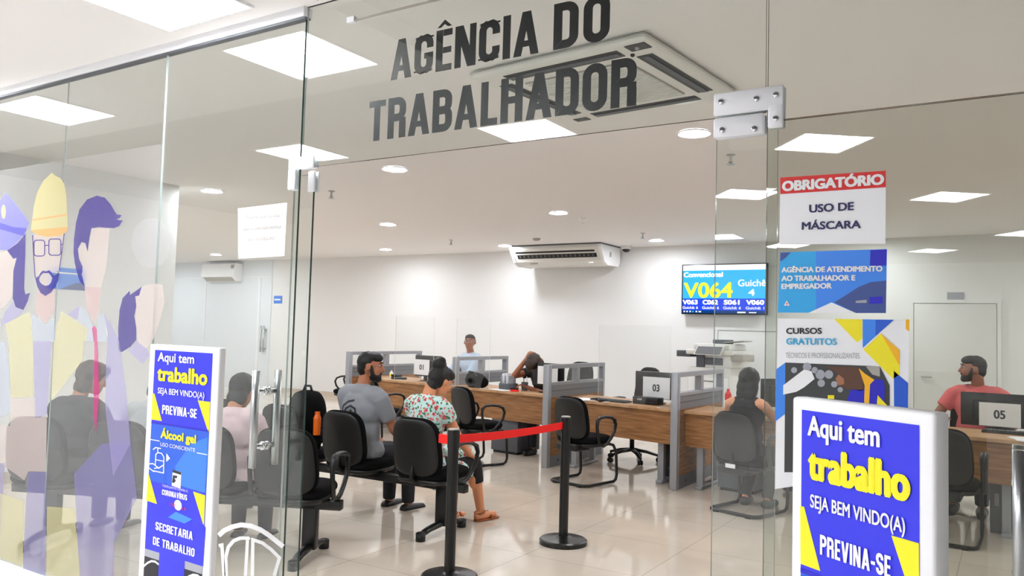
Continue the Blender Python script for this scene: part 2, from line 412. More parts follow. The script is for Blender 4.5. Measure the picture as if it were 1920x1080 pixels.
b = MB(); b.box((LEFT, GLASS_Y - .04, 2.86), (RIGHT, GLASS_Y + .06, 3.05), 'ceil_out'); struct(b.build('wall_front_header'))

# glass front: frame channels, fixed panes, transoms, door leaves
T = .01
b = MB(); b.box((LEFT, GLASS_Y - .02, 2.815), (-2.64, GLASS_Y + .03, 2.86), 'alu_white'); b.box((LEFT, GLASS_Y - .012, 2.806), (-2.64, GLASS_Y + .022, 2.815), 'greydark'); struct(b.build('trim_1'))
b = MB(); b.box((LEFT, GLASS_Y - .025, 0), (-3.64, GLASS_Y + .035, .05), 'alu_white'); struct(b.build('trim_2'))
b = MB(); b.box((-2.34, GLASS_Y - .024, 2.735), (RIGHT, GLASS_Y - .012, 2.740), 'ventgrey'); b.box((-2.37, GLASS_Y - .03, 2.728), (-2.33, GLASS_Y - .012, 2.752), 'alu_white'); struct(b.build('trim_3'))
def pane(name, x0, x1, z0, z1, y=GLASS_Y, left='glass_edge', right='glass_edge', low='glass_edge', t=T, m='glass'):
    b = MB(); b.box((x0, y, z0), (x1, y + t, z1), m, mats={0: low, 1: 'glass_edge', 4: right, 5: left}); return struct(b.build(name))
xs = [LEFT, -6.45, -5.50, -4.545, -3.64]
for i in range(4): pane('window_%d' % (i + 1), xs[i] + .001, xs[i + 1] - .001, .02, 2.82, left='glass_edge_glint', right='glass_edge_glint', t=.006)
pane('window_6', -2.637, -.637, 2.14, 2.86, left='glass_edge_glint')
pane('window_7', -.631, .20, 2.112, 2.86)
pane('window_8', .206, RIGHT, .01, 2.86)
def door_handle(parent, x, y, z0, z1, off=.062):
    h = MB()
    for s in (-1, 1): h.tube([(x, y + T / 2 + s * off, z0), (x, y + T / 2 + s * off, z1)], .017, 'steel', 14)
    for z in (z0 + .09, z1 - .09): h.tube([(x, y + T / 2 - off, z), (x, y + T / 2 + off, z)], .011, 'chrome', 12)
    for z in (z0 + .09, z1 - .09):
        for s in (-1, 1): h.tube([(x, y + T / 2 + s * .006, z), (x, y + T / 2 + s * .016, z)], .019, 'chrome', 12)
    return h.build('door_handle', parent)
def leaf(name, x0, x1, y, **k):
    o = pane(name, x0, x1, .012, 2.128, y, **k); return o
d1 = pane('door_1', -3.638, -2.647, .012, 2.82, left='glass_edge_glint'); door_handle(d1, -2.80, GLASS_Y, .83, 1.25)
d2 = leaf('door_2', -2.76, -2.636, GLASS_Y + .075, left='glass_edge_glint')
d3 = pane('door_3', -.631, .085, .012, 2.109, m='glass_tinted'); door_handle(d3, .012, GLASS_Y, .78, 1.19)
d4 = leaf('door_4', -.815, -.62, GLASS_Y + .085, left='glass_edge_glint', right='glass_edge_glint')
pane('window_9', .093, .20, .01, 2.109, m='glass_tinted')

# patch fittings that clamp the leaves and the transom
def screws(b, pts, y):
    for x, z in pts: b.tube([(x, y, z), (x, y - .005, z)], .009, 'chrome', 12); b.box((x - .006, y - .0062, z - .001), (x + .006, y - .0048, z + .001), 'vent')
p = empty('door_patch_fitting', (-.63, GLASS_Y, 2.1), 0, 'white metal clamp at the right end of the door opening, its corner plate rounded', 'door fitting')
b = MB(); y0 = -.022
for s0, s1 in ((-.014, -.002), (.012, .024)):
    b.box((-.165, s0, .043), (.05, s1, .115), 'alu_white', .006); b.box((.003, s0 - (.0004), -.015), (.05, s1, .06), 'alu_white', .006)
screws(b, [(-.14, .085), (-.03, .08), (.028, .085), (.028, .012)], -.014); b.build('transom_clamp', p)
b = MB()
for s0, s1 in ((-.014, -.002), (.012, .024)): b.box((-.165, s0, -.028), (-.006, s1, .036), 'alu_white', .008)
screws(b, [(-.135, -.005), (-.035, -.012)], -.014); b.build('leaf_clamp', p)
p = empty('door_patch_fitting', (-2.64, GLASS_Y, 2.1), 0, 'white metal clamp at the left end of the door opening, two lugs hanging below', 'door fitting')
b = MB()
for s0, s1 in ((-.014, -.002), (.012, .024)): b.box((-.065, s0, .032), (.09, s1, .088), 'alu_white', .006)
b.build('transom_clamp', p)
for a, c, ya in ((-.065, -.018, 0), (-.02, .022, .075)):
    b = MB()
    for s0, s1 in ((-.014, -.002), (.012, .024)): b.box((a, ya + s0, -.055), (c, ya + s1, .036 if ya == 0 else .04), 'alu_white', .006)
    b.build('lug', p)
# vinyl lettering on the transom
b = MB(); yv = GLASS_Y + T + .0012
heavy(b, 'AGÊNCIA', (-2.152, yv, 2.461), UX, UZ, .70, .165, 'black_vinyl')
heavy(b, 'DO', (-1.392, yv, 2.461), UX, UZ, .222, .168, 'black_vinyl', gap=.1)
heavy(b, 'TRABALHADOR', (-2.262, yv, 2.219), UX, UZ, 1.195, .168, 'black_vinyl')
tag(b.build('vinyl_lettering'), 'bold black capital lettering in two lines on the glass over the entrance', 'lettering')

# printed notices on the glass --------------------------------------------------------------
def G(x, y, k=0): return on_facade(x, y, GLASS_Y - .002 - .0006 * k)
def art(b, pts, m, k=1): b.poly([G(x, y, k) for x, y in pts], m)
def line_text(b, txt, x0, y0, x1, y1, cap_px, m, off=0, k=3, hv=False):
    """baseline from pixel (x0,y0) to (x1,y1)"""
    a, c = G(x0, y0, k), G(x1, y1, k); u = (c - a); wd = u.length; u.normalize()
    cap = (G(x0, y0 - cap_px, k) - a).length
    v = Vector((0, -1, 0)).cross(u); v = v if v.z > 0 else -v
    (heavy if hv else text)(b, txt, a, u, v, wd, cap, m, **({} if hv else dict(off=off)))
def sheet(b, pts, m='paper', t=.0016):
    q = [G(x, y, 0) for x, y in pts]; b.prism(q, (0, t, 0), m)
b = MB(); sheet(b, [(1463, 333), (1661, 320), (1660, 457), (1461, 458)])
art(b, [(1463, 333), (1661, 320), (1661, 351), (1463, 364)], 'signred')
line_text(b, 'OBRIGATÓRIO', 1466, 359, 1658, 346, 19, 'white_vinyl', .055)
line_text(b, 'USO DE', 1517, 399, 1601, 394, 15, 'ink_blue', .03); line_text(b, 'MÁSCARA', 1503, 431, 1614, 428, 14.5, 'ink_blue', .03)
tag(b.build('notice_sheet'), 'white paper notice with red header reading OBRIGATÓRIO, topmost on the right glass', 'sign')
b = MB(); sheet(b, [(1463, 473), (1663, 467), (1661, 587), (1458, 586)], 'sky')
art(b, [(1530, 471), (1663, 467), (1661, 587), (1530, 586)], 'sky2', 1)
art(b, [(1463, 474), (1482, 473), (1474, 482), (1463, 490)], 'navy', 2)
art(b, [(1632, 469), (1663, 467.5), (1662, 498), (1631, 498)], 'blue2', 2)
art(b, [(1515, 587), (1559, 567), (1605, 587)], 'paper', 2)
art(b, [(1564, 567), (1585, 554), (1610, 538), (1632, 529), (1662, 526), (1661, 587), (1605, 587)], 'navy', 2)
for i, (s_, x1, y) in enumerate((('AGÊNCIA DE ATENDIMENTO', 1655, 510), ('AO TRABALHADOR E', 1604, 526), ('EMPREGADOR', 1560, 541))): line_text(b, s_, 1465, y + 1, x1, y - (1 if i == 0 else 0), 10, 'white_vinyl', .05)
art(b, [(1475, 563), (1470, 573), (1481, 573)], 'paper', 3); art(b, [(1475, 567), (1473, 571), (1477, 571)], 'signred', 4)
art(b, [(1605, 564), (1625, 562), (1625, 568), (1604, 568)], 'ink_grey', 3); art(b, [(1630, 557), (1655, 556), (1655, 569), (1630, 570)], 'blue2', 3)
tag(b.build('notice_sheet'), 'bright blue landscape notice about serving workers, under the red-headed sheet', 'sign')
b = MB(); sheet(b, [(1458, 597), (1705, 600), (1702, 880), (1453, 917)])
q = lambda X, Y: (1440 + X * 280 / 1375, 580 + Y * 280 / 1375)
def qa(pts, m, k=1): art(b, [q(*p_) for p_ in pts], m, k)
qa([(610, 88), (868, 92), (868, 270), (820, 305)], 'yellow'); qa([(872, 92), (1160, 95), (872, 355)], 'sky2'); qa([(990, 95), (1160, 95), (990, 245)], 'blue3', 2)
qa([(878, 370), (1038, 222), (1212, 375), (1212, 600), (1150, 640)], 'yellow'); qa([(1038, 222), (1212, 375), (1212, 520)], 'amber', 2)
qa([(1268, 92), (1305, 92), (1300, 205), (1268, 180)], 'amber'); qa([(1158, 565), (1290, 680), (1288, 920), (1160, 905)], 'blue3')
qa([(78, 550), (160, 490), (155, 965), (65, 1035)], 'sky2'); qa([(160, 490), (1030, 525), (1120, 700), (1120, 1500), (150, 1500)], 'vent', 2)
qa([(900, 525), (1030, 525), (1030, 620), (960, 600)], 'ventgrey', 3)
for cx, cy, r_ in ((480, 600, 45), (560, 600, 40), (490, 680, 35), (610, 690, 30), (665, 740, 25), (360, 530, 40), (430, 560, 30), (240, 560, 28)):
    qa([(cx + r_ * math.cos(t * .524), cy + r_ * math.sin(t * .524)) for t in range(12)], 'ink_grey', 3)
M['skinprint'] = mat('brown print', (92, 58, 40), .5); M['skinprint2'] = mat('tan print', (168, 112, 78), .5)
qa([(530, 525), (830, 530), (880, 640), (870, 750), (780, 740), (700, 720), (650, 700), (620, 640), (640, 590)], 'skinprint', 4)
qa([(620, 640), (650, 600), (700, 640), (700, 690), (650, 700)], 'skinprint2', 5)
qa([(720, 860), (760, 740), (880, 740), (960, 640), (1060, 650), (1075, 720), (1070, 870), (900, 880)], 'blue2', 4)
qa([(835, 540), (890, 590), (980, 650), (940, 690), (930, 890), (885, 885), (890, 700)], 'amber', 5); qa([(1010, 790), (1115, 905), (1000, 895)], 'yellow', 5)
qa([(140, 700), (330, 555), (400, 570), (430, 640), (330, 720), (260, 760), (140, 785)], 'paper', 5); qa([(550, 790), (610, 790), (610, 825), (550, 825)], 'yellow', 5)
line_text(b, 'CURSOS', 1474, 626, 1541, 626, 11, 'ink', .03); line_text(b, 'GRATUITOS', 1474, 646, 1569, 647, 12, 'cyan', .03); line_text(b, 'TÉCNICOS E PROFISSIONALIZANTES', 1473, 671, 1612, 672, 9.5, 'ink_grey', 0)
tag(b.build('course_poster'), 'tall white poster with yellow and blue blocks and a worker photo, lowest on the glass', 'poster')
b = MB(); sheet(b, [(446, 391), (538, 380), (533, 480), (447, 485)])
for s_, x0, x1, y, dy in (('Retire sua senha', 460, 524, 411, 4), ('para atendimento', 457, 527, 432, 4), ('na recepção', 465, 514, 452, 3)): line_text(b, s_, x0, y, x1, y - dy, 8.5, 'ventgrey', .015)
tag(b.build('paper_note'), 'blank-looking white paper note with three faint lines, taped beside the left clamp', 'sign')

# arched white emblem on the left door leaf
b = MB()
def band(pts, wpx, m='white_vinyl', k=1):
    for qd in stroke(pts, wpx): b.poly([G(x, y, k) for x, y in qd], m)
band([(410, 1004), (420, 995), (435, 988), (452, 984), (470, 986), (488, 993), (505, 1004), (520, 1016), (531, 1025)], 9)
band([(424, 1080), (423, 1046), (428, 1026), (438, 1014), (450, 1009), (465, 1009), (467, 1012)], 6.5)
band([(473, 1080), (474, 1012), (492, 1018), (508, 1030), (524, 1046), (514, 1080)], 6.5)
band([(460, 1080), (464, 1012)], 6); band([(410, 1023), (416, 1022), (420, 1080)], 6)
b.quads([], 'white_vinyl'); tag(b.build('arch_emblem'), 'white arched emblem decal low on the left glass beside the left totem', 'decal')

# translucent mural on the left panes ---------------------------------------------------------
F = {k: film('film ' + k, c, o_) for k, c, o_ in (('hat', (150, 150, 228), .62), ('band', (120, 120, 205), .65), ('hair', (74, 58, 160), .72), ('skin', (236, 220, 214), .5), ('skin2', (234, 202, 200), .5),
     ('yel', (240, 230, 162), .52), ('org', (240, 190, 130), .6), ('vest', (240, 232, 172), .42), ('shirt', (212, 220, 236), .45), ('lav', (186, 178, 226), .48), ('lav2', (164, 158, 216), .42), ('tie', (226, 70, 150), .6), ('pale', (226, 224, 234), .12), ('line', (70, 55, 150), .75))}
F['base'] = film('film base', (236, 236, 238), .13)  # whitish sheet that paints the hazy veil over the left panes
b = MB()
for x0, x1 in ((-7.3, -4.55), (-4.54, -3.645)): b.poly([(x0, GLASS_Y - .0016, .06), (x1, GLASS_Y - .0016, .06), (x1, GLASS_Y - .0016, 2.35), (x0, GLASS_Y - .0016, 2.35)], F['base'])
def mu(pts, m, k, f=lambda x, y: (x / 2.7, y / 2.7 + 300)): b.poly([G(*f(x, y), k) for x, y in pts], F[m])
lo = lambda x, y: (x / 2.4536, y / 2.4536 + 640)
def ell(cx, cy, rx, ry, n=20, a0=0, a1=360): return [(cx + rx * math.cos(R(a0 + (a1 - a0) * i / n)), cy + ry * math.sin(R(a0 + (a1 - a0) * i / n))) for i in range(n + (a1 - a0 < 360))]
mu([(-60, 455), (-60, 215), (0, 205), (28, 165), (65, 205), (100, 250), (132, 290), (145, 320), (130, 365), (85, 420), (40, 455)], 'hat', 1)
mu([(-60, 320), (0, 318), (70, 340), (136, 345), (120, 385), (0, 350), (-60, 350)], 'band', 2); mu(ell(18, 262, 12, 36), 'yel', 3)
mu([(36, 458), (90, 420), (130, 372), (128, 480), (122, 650), (128, 680), (152, 672), (140, 715), (118, 760), (80, 745), (64, 700), (68, 560), (84, 495), (68, 500)], 'hair', 2)
mu([(-60, 460), (0, 468), (36, 460), (62, 500), (84, 495), (66, 560), (60, 690), (25, 740), (-60, 790)], 'skin', 1)
mu([(66, 712), (84, 748), (118, 762), (60, 815), (0, 840), (25, 770)], 'lav', 1)
mu([(262, 65), (282, 82), (303, 90), (322, 115), (335, 165), (343, 340), (322, 375), (282, 386), (240, 388), (205, 384), (180, 375), (156, 356), (165, 290), (172, 230), (188, 165), (220, 105)], 'yel', 3)
mu([(166, 300), (336, 272), (337, 282), (166, 308)], 'org', 4); mu([(156, 355), (342, 338), (340, 362), (300, 384), (240, 389), (190, 380)], 'org', 4)
mu([(165, 378), (180, 376), (240, 389), (322, 376), (322, 400), (300, 560), (270, 570), (232, 556), (212, 562), (178, 598), (168, 500)], 'skin', 2)
for x0, x1, y0, y1 in ((172, 226, 406, 486), (247, 308, 400, 482)):
    for qd in stroke(rrpath(x0, y0, x1, y1, 14), 5, True): mu(qd, 'line', 5)
for pl in ([(226, 432), (247, 432)], [(165, 380), (170, 480), (178, 596)], [(325, 372), (318, 430), (300, 560)], [(166, 438), (173, 438)], [(308, 428), (318, 426)]):
    for qd in stroke(pl, 4.5): mu(qd, 'line', 5)
ring_o = [(178, 598), (195, 590), (204, 572), (216, 560), (232, 564), (250, 558), (268, 582), (284, 588), (300, 568), (296, 605), (282, 638), (258, 670), (230, 688), (205, 672), (188, 640)]
ring_i = [(198, 605), (202, 592), (210, 580), (220, 572), (232, 573), (246, 572), (257, 584), (264, 597), (262, 608), (258, 620), (250, 630), (242, 635), (228, 637), (212, 628), (202, 618)]
for i in range(15): j = (i + 1) % 15; mu([ring_o[i], ring_o[j], ring_i[j], ring_i[i]], 'hair', 4)
mu(ring_i, 'skin', 3); mu([(190, 645), (230, 690), (276, 648), (276, 760), (230, 830), (175, 770)], 'skin2', 2)
mu([(25, 830), (150, 768), (160, 850), (165, 920), (43, 920)], 'vest', 2); mu([(310, 765), (440, 850), (434, 920), (277, 920), (285, 840)], 'vest', 2)
mu([(160, 775), (230, 832), (275, 800), (277, 920), (165, 920)], 'shirt', 1)
mu([(372, 470), (374, 400), (384, 320), (402, 250), (440, 200), (490, 180), (530, 190), (560, 225), (590, 275), (616, 280), (604, 294), (588, 300), (606, 306), (622, 304), (604, 334), (575, 345), (500, 340), (463, 345), (452, 395), (443, 465), (432, 420), (412, 415), (394, 450), (400, 500), (418, 542), (412, 580), (427, 637), (405, 618), (388, 565), (378, 520)], 'hair', 4)
mu([(463, 347), (555, 345), (545, 470), (535, 560), (512, 645), (430, 642), (415, 580), (420, 542), (398, 490), (396, 450), (414, 418), (434, 424), (444, 466), (455, 400)], 'skin', 3)
mu([(428, 642), (512, 645), (500, 760), (478, 830), (440, 760)], 'skin2', 3)
mu([(465, 850), (480, 838), (490, 858), (492, 920), (474, 920)], 'tie', 4); mu([(340, 780), (402, 738), (392, 812)], 'lav', 3)
mu([(402, 740), (440, 765), (470, 850), (474, 920), (438, 920), (442, 850), (392, 812)], 'shirt', 2); mu([(500, 762), (528, 790), (545, 920), (494, 920), (490, 855)], 'shirt', 2)
mu([(526, 780), (565, 830), (598, 905), (604, 920), (540, 920), (545, 880)], 'lav', 3)
mu([(600, 960), (598, 850), (605, 760), (620, 700), (655, 663), (658, 684), (718, 640), (704, 686), (684, 690), (690, 740), (680, 790), (690, 850), (690, 910), (660, 945), (616, 973)], 'hair', 3)
mu([(718, 640), (780, 625), (822, 632), (832, 720), (812, 800), (780, 900), (742, 955), (700, 930), (692, 880), (684, 790), (690, 740), (686, 692), (706, 686)], 'skin', 2)
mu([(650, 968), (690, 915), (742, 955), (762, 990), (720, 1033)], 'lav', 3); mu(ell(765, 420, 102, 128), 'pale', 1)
mu([(0, 0), (20, 0), (42, 130), (48, 330), (0, 352), (-150, 352), (-150, 0)], 'shirt', 1, lo); mu([(40, 0), (152, 0), (152, 255), (50, 262)], 'vest', 2, lo); mu([(152, 0), (236, 0), (215, 340), (162, 352)], 'lav', 2, lo); mu([(246, 0), (385, 0), (378, 90), (240, 268), (236, 260)], 'vest', 2, lo)
mu([(50, 262), (160, 262), (162, 352), (215, 345), (212, 600), (130, 598), (112, 640), (0, 560), (-150, 540), (-150, 360), (0, 380), (46, 390)], 'skin', 1, lo)
mu([(434, 0), (449, 0), (456, 240), (440, 430), (430, 330)], 'tie', 4, lo); mu([(494, 0), (548, 0), (580, 220), (600, 470), (520, 620), (484, 300), (488, 100)], 'lav', 3, lo)
mu([(130, 600), (212, 600), (206, 1080), (104, 1080), (118, 760)], 'lav2', 2, lo); mu([(216, 760), (340, 768), (372, 1080), (214, 1080)], 'vest', 2, lo); mu([(340, 610), (470, 470), (600, 462), (630, 720), (524, 930), (520, 1080), (366, 1080)], 'lav2', 2, lo)
mu([(0, 700), (108, 735), (104, 1040), (0, 1000)], 'vest', 2, lo); mu([(-100, 560), (22, 560), (0, 900), (-100, 880)], 'lav2', 1, lo)
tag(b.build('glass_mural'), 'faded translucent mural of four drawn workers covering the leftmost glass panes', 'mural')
# ------------------------------------------------------------------ totems in front of the glass
def totem(A, B, h, dep, label):
    A, B = Vector((*A, 0)), Vector((*B, 0)); u = (B - A); wd = u.length; u.normalize()
    rz = math.atan2(u.y, u.x)
    root = empty('display_totem', A, rz, label, 'totem', 'welcome totems by the entrance')
    b = MB(); b.box((0, 0, .03), (wd, dep, h), 'white', .006); b.build('panel', root)
    b = MB(); b.box((-.04, -.08, 0), (wd + .04, dep + .22, .03), 'white', .006); b.build('base', root)
    b = MB(); mg = .035 * wd / .4; pw = wd - 2 * mg; Y = -.0008
    kv = h / 1.36 * .000826 * (wd / .45) ** .0
    def P(cx, cy, k=1): return Vector((mg + (cx - (60 - .036 * (cy - 20))) / 302 * pw, Y - .0005 * k, h - .022 - (cy - 20) * kv))
    def pg(pts, m, k=1): b.poly([P(x, y, k) for x, y in pts], m)
    def full(y0, y1, m, k=1): z0, z1 = P(0, y0).z, P(0, y1).z; b.poly([(mg, Y - .0005 * k, z0), (mg + pw, Y - .0005 * k, z0), (mg + pw, Y - .0005 * k, z1), (mg, Y - .0005 * k, z1)], m)
    def tx(s, x0, x1, y, cap, m, off=.0, hv=False):
        a = P(x0, y, 5); c = P(x1, y, 5)
        (heavy if hv else text)(b, s, a, UX, UZ, c.x - a.x, cap * kv, m, **({} if hv else dict(off=off)))
    full(20, 372, 'blue'); full(372, 650, 'blue3'); full(650, 975, 'blue'); full(366, 376, 'blue2', 2)
    tx('Aqui tem', 78, 272, 74, 44, 'white_vinyl', .03); tx('trabalho', 76, 340, 168, 72, 'yellow', .045); tx('SEJA BEM VINDO(A)', 82, 326, 228, 28, 'white_vinyl', .02)
    pg([(50, 232), (62, 232), (106, 358), (48, 358)], 'yellow', 2); pg([(292, 240), (354, 240), (350, 375), (346, 375)], 'yellow', 2); tx('PREVINA-SE', 108, 290, 322, 42, 'white_vinyl', hv=True)
    pg([(180, 560), (262, 440), (345, 470), (335, 650), (200, 640)], 'blue4', 2); pg([(262, 440), (345, 400), (345, 470)], 'blue4', 2)
    tx('Álcool gel', 102, 288, 438, 40, 'yellow', .05); tx('USO CONSCIENTE', 102, 284, 476, 17, 'white_vinyl', 0)
    pg([(46, 452), (96, 452), (96, 456), (46, 456)], 'white_vinyl', 3); pg([(292, 476), (345, 476), (345, 480), (292, 480)], 'white_vinyl', 3)
    def ln(pts, wpx=5):
        for qd in stroke(pts, wpx): pg(qd, 'white_vinyl', 4)
    ln([(62, 500), (75, 488), (105, 488)]); ln([(88, 488), (88, 510), (78, 520), (76, 570)]); ln([(88, 510), (110, 510), (122, 525), (122, 600), (60, 600)]); ln([(78, 545), (122, 545)], 4); ln([(40, 572), (62, 566), (92, 580), (70, 588)]); ln([(92, 584), (122, 562)]); ln([(40, 590), (70, 604)])
    pg([(135, 505), (156, 526), (135, 546)], 'white_vinyl', 4)
    pg([(170, 575), (215, 580), (212, 655), (166, 650)], 'white_vinyl', 3); pg([(170, 575), (215, 580), (214, 592), (170, 588)], 'ink', 4); pg([(172, 600), (196, 600), (192, 612), (180, 612), (188, 624), (178, 636), (168, 636)], 'ink', 4)
    pg([(36, 622), (40, 622), (88, 752), (28, 748)], 'yellow', 2); pg([(276, 655), (336, 660), (332, 790), (328, 790)], 'yellow', 2)
    tx('TODOS JUNTOS CONTRA O', 116, 250, 664, 10, 'white_vinyl'); tx('CORONAVÍRUS', 116, 248, 702, 26, 'white_vinyl', hv=True)
    pg(ell(200, 733, 20, 24), 'white_vinyl', 3); tx('COVID', 158, 190, 744, 14, 'signred'); tx('19', 224, 244, 750, 14, 'signred')
    pg([(60, 755), (340, 800), (330, 975), (60, 800)], 'blue', 2); pg([(150, 800), (190, 765), (275, 780), (235, 808)], 'sky2', 3)
    tx('SECRETARIA', 84, 280, 872, 38, 'white_vinyl', hv=True); tx('DE TRABALHO', 72, 290, 944, 38, 'white_vinyl', hv=True)
    full(975, 1010, 'ink_grey'); full(1010, 1400, 'ink'); z1 = P(0, 1400).z
    x0, x1 = mg + pw * .27, mg + pw * .71; b.poly([(x0, Y - .0015, P(0, 940).z), (x1, Y - .0015, P(0, 940).z), (x1, Y - .0015, z1), (x0, Y - .0015, z1)], 'blue')
    for sx in (0, 1):
        cc = [(mg + pw * (.0 + .27 * t_ if sx == 0 else .72 + .28 * t_), P(0, 1080 - 60 * math.sin(R(20 + 100 * t_))).z) for t_ in (0, .25, .5, .75, 1)]
        for qd in stroke(cc, .008): b.poly([(x_, Y - .0017, z_) for x_, z_ in qd], 'white_vinyl')
    b.build('printed_front', root); return root
totem((-2.975, 1.985), (-2.515, 1.965), 1.36, .03, 'slim white blue-printed totem standing left of the entrance, before the mural panes')
totem((-.348, 1.541), (-.102, 1.380), 1.345, .035, 'white blue-printed totem nearest the viewer, in front of the course poster')

# ------------------------------------------------------------------ lamps and ceiling fittings
def downlight_proto(name='downlight'):
    r = empty(name, (0, 0, 0)); r['category'] = 'ceiling lamp'
    b = MB(); b.lathe([(.105, -.001), (.125, -.012), (.112, -.016), (.098, -.010), (.098, -.001)], 'white', 36, cap=False); b.build('trim', r)
    b = MB(); b.lathe([(.098, -.004), (.097, -.010), (.06, -.012)], 'downlight', 32); b.build('diffuser', r); return r
P0 = downlight_proto()
spots = [(-4.74, 5.5, 'lit round downlight just under the left clamp of the entrance'), (-7.4, 5.58, 'lit round downlight seen through the glass above the taped paper note'), (-1.91, 5.42, 'large lit round downlight beside the right door clamp'),
         (-7.37, 8.45, 'lit round downlight, middle of the line running back from the left clamp'), (-4.63, 8.38, 'lit round downlight over desk 01, in front of the wall air conditioner'), (-9.75, 11.15, 'lit round downlight farthest back over the left end of the back wall'),
         (-7.25, 11.29, 'lit round downlight at the left end of the hanging air conditioner'), (-4.58, 11.38, 'lit round downlight above the ticket screen'), (-14.17, 10.86, 'lit round downlight over the far left office, right one of two'), (-16.9, 10.9, 'lit round downlight over the far left office, left one of two'),
         (-1.5, 8.4, 'lit round downlight hidden behind the notices on the right glass'), (-10.1, 8.5, 'lit round downlight over the far left floor behind the mural'), (-10.2, 6.0, 'lit round downlight nearest the left wall end'), (-1.7, 11.4, 'lit round downlight at the back wall right of the screen'), (1.3, 5.5, 'round fill downlight added beyond the right picture edge, nearest the glass'), (1.3, 8.4, 'round fill downlight added beyond the right picture edge, over the desk'), (1.3, 11.0, 'round fill downlight added beyond the right picture edge, at the back'), (-12.6, 8.4, 'round fill downlight added unseen behind the mural, middle of the far left floor'), (-12.6, 6.0, 'round fill downlight added unseen behind the left wall, far left floor'), (-15.6, 8.3, 'round fill downlight added unseen behind the left wall, deepest left')]  # last six lamps are added out of view as ambient fill
for i, (x, y, l) in enumerate(spots):
    o = P0 if i == 0 else copy_tree(P0)
    o.location = (x, y, CEIL); o['label'] = l; o['group'] = 'round ceiling downlights'
def panel_light(x, y, z, sx, sy, rz, label):
    r = empty('panel_light', (x, y, z), rz, label, 'ceiling lamp', 'square corridor panel lights')
    b = MB(); f = .012
    for a, c in (((-sx / 2, -sy / 2), (sx / 2, -sy / 2 + f)), ((-sx / 2, sy / 2 - f), (sx / 2, sy / 2)), ((-sx / 2, -sy / 2 + f), (-sx / 2 + f, sy / 2 - f)), ((sx / 2 - f, -sy / 2 + f), (sx / 2, sy / 2 - f))): b.box((*a, -.012), (*c, 0), 'white')
    b.build('frame', r)
    b = MB(); b.box((-sx / 2 + f, -sy / 2 + f, -.008), (sx / 2 - f, sy / 2 - f, -.001), 'panel'); b.build('diffuser', r)
panel_light(-3.12, 2.03, 2.85, .60, .54, 0, 'bright square panel in the soffit at top left, next to the glass front')
panel_light(-5.45, 2.05, 2.85, .60, .54, 0, 'bright square panel in the soffit reflected at the far left')
panel_light(-5.22, .05, 2.95, .58, .58, 0, 'corridor panel reflected as a wedge at the left clamp')
panel_light(-3.05, -.14, 2.95, .60, .52, 0, 'corridor panel reflected under the lettering')
a40 = R(-38)
for x, y, l in ((-1.22, -1.43, 'corridor panel reflected left of the red-headed notice'), (-2.35, -3.2, 'corridor panel reflected between the entrance edges'), (-.55, -4.3, 'corridor panel reflected right of the red-headed notice'), (.15, -7.7, 'corridor panel reflected at the right picture edge'), (-3.05, -8.2, 'corridor panel reflected above the blue notice'), (-1.1, -9.6, 'farthest corridor panel, reflected in the right glass')):
    panel_light(x, y, 2.95, .55, .55, a40, l)
for x, y, l in ((-7.0, -3.0, 'added fill panel far left behind the viewer, nearer the shop'), (-4.6, -3.4, 'added fill panel behind the viewer left of the reflected one'), (-6.4, -6.2, 'added fill panel far left behind the viewer, deeper in the corridor'), (-4.0, -6.6, 'added fill panel deep in the corridor behind the viewer')): panel_light(x, y, 2.95, 1.2, .6, 0, l)  # unseen panels added to brighten the corridor and its veil on the glass
# cassette air conditioner over the entrance
r = empty('cassette_air_conditioner', (-1.965, 4.08, CEIL), R(-6), 'white square ceiling cassette air conditioner behind the entrance lettering', 'air conditioner')
b = MB(); b.box((-.56, -.56, -.045), (.56, .56, 0), 'offwhite', .03, 3); b.build('panel', r)
b = MB(); b.box((-.33, -.33, -.052), (.33, .33, -.044), 'ventgrey')
for i in range(26): y_ = -.32 + i * .0256; b.box((-.325, y_, -.057), (.325, y_ + .010, -.051), 'offwhite')
b.build('intake_grille', r)
for k in range(4):
    mx = Matrix.Rotation(k * math.pi / 2, 4, 'Z'); s_ = MB(); s_.box((-.36, .40, -.048), (.36, .49, -.0445), 'vent'); s_.box((-.35, .43, -.054), (.35, .465, -.047), 'greydark')
    bmesh.ops.transform(s_.bm, matrix=mx, verts=s_.bm.verts); s_.build('air_outlet', r)
b = MB(); b.box((.42, -.52, -.049), (.53, -.44, -.044), 'vent'); b.ball((.47, -.48, -.05), .012, 'ink_grey'); b.ball((.40, -.40, -.048), .012, 'screen_black'); b.build('receiver_window', r); b = MB(); b.box((-.53, .46, -.049), (-.43, .52, -.044), 'vent'); b.build('corner_cover', r)
# hanging wall/ceiling unit
r = empty('hanging_air_conditioner', (-6.36, 11.75, CEIL), 0, 'long white air conditioner hanging from the ceiling near the back wall', 'air conditioner')
b = MB(); prof = [(-.36, -.02), (-.36, -.07), (-.22, -.27), (-.10, -.325), (.30, -.325), (.36, -.26), (.36, -.02)]
b.prism([(-.80, y, z) for y, z in prof], (1.60, 0, 0), 'offwhite'); b.build('housing', r)
for s in (-1, 1):
    b = MB(); b.prism([(s * .80, y * 1.03, z * 1.03) for y, z in prof], (s * .05, 0, 0), 'white'); b.box((s * .851, -.03, -.2), (s * .856, .02, -.12), 'ventgrey'); b.build('end_cap', r)
b = MB(); n_ = Vector((0, -.2, -.14)).normalized(); a_ = Vector((0, -.345, -.092)); c_ = Vector((0, -.250, -.228))
def slot(t0, t1, x0, x1, m, lift): q0 = a_.lerp(c_, t0) + n_ * lift; q1 = a_.lerp(c_, t1) + n_ * lift; b.prism([(x0, q0.y, q0.z), (x1, q0.y, q0.z), (x1, q1.y, q1.z), (x0, q1.y, q1.z)], n_ * .004, m)
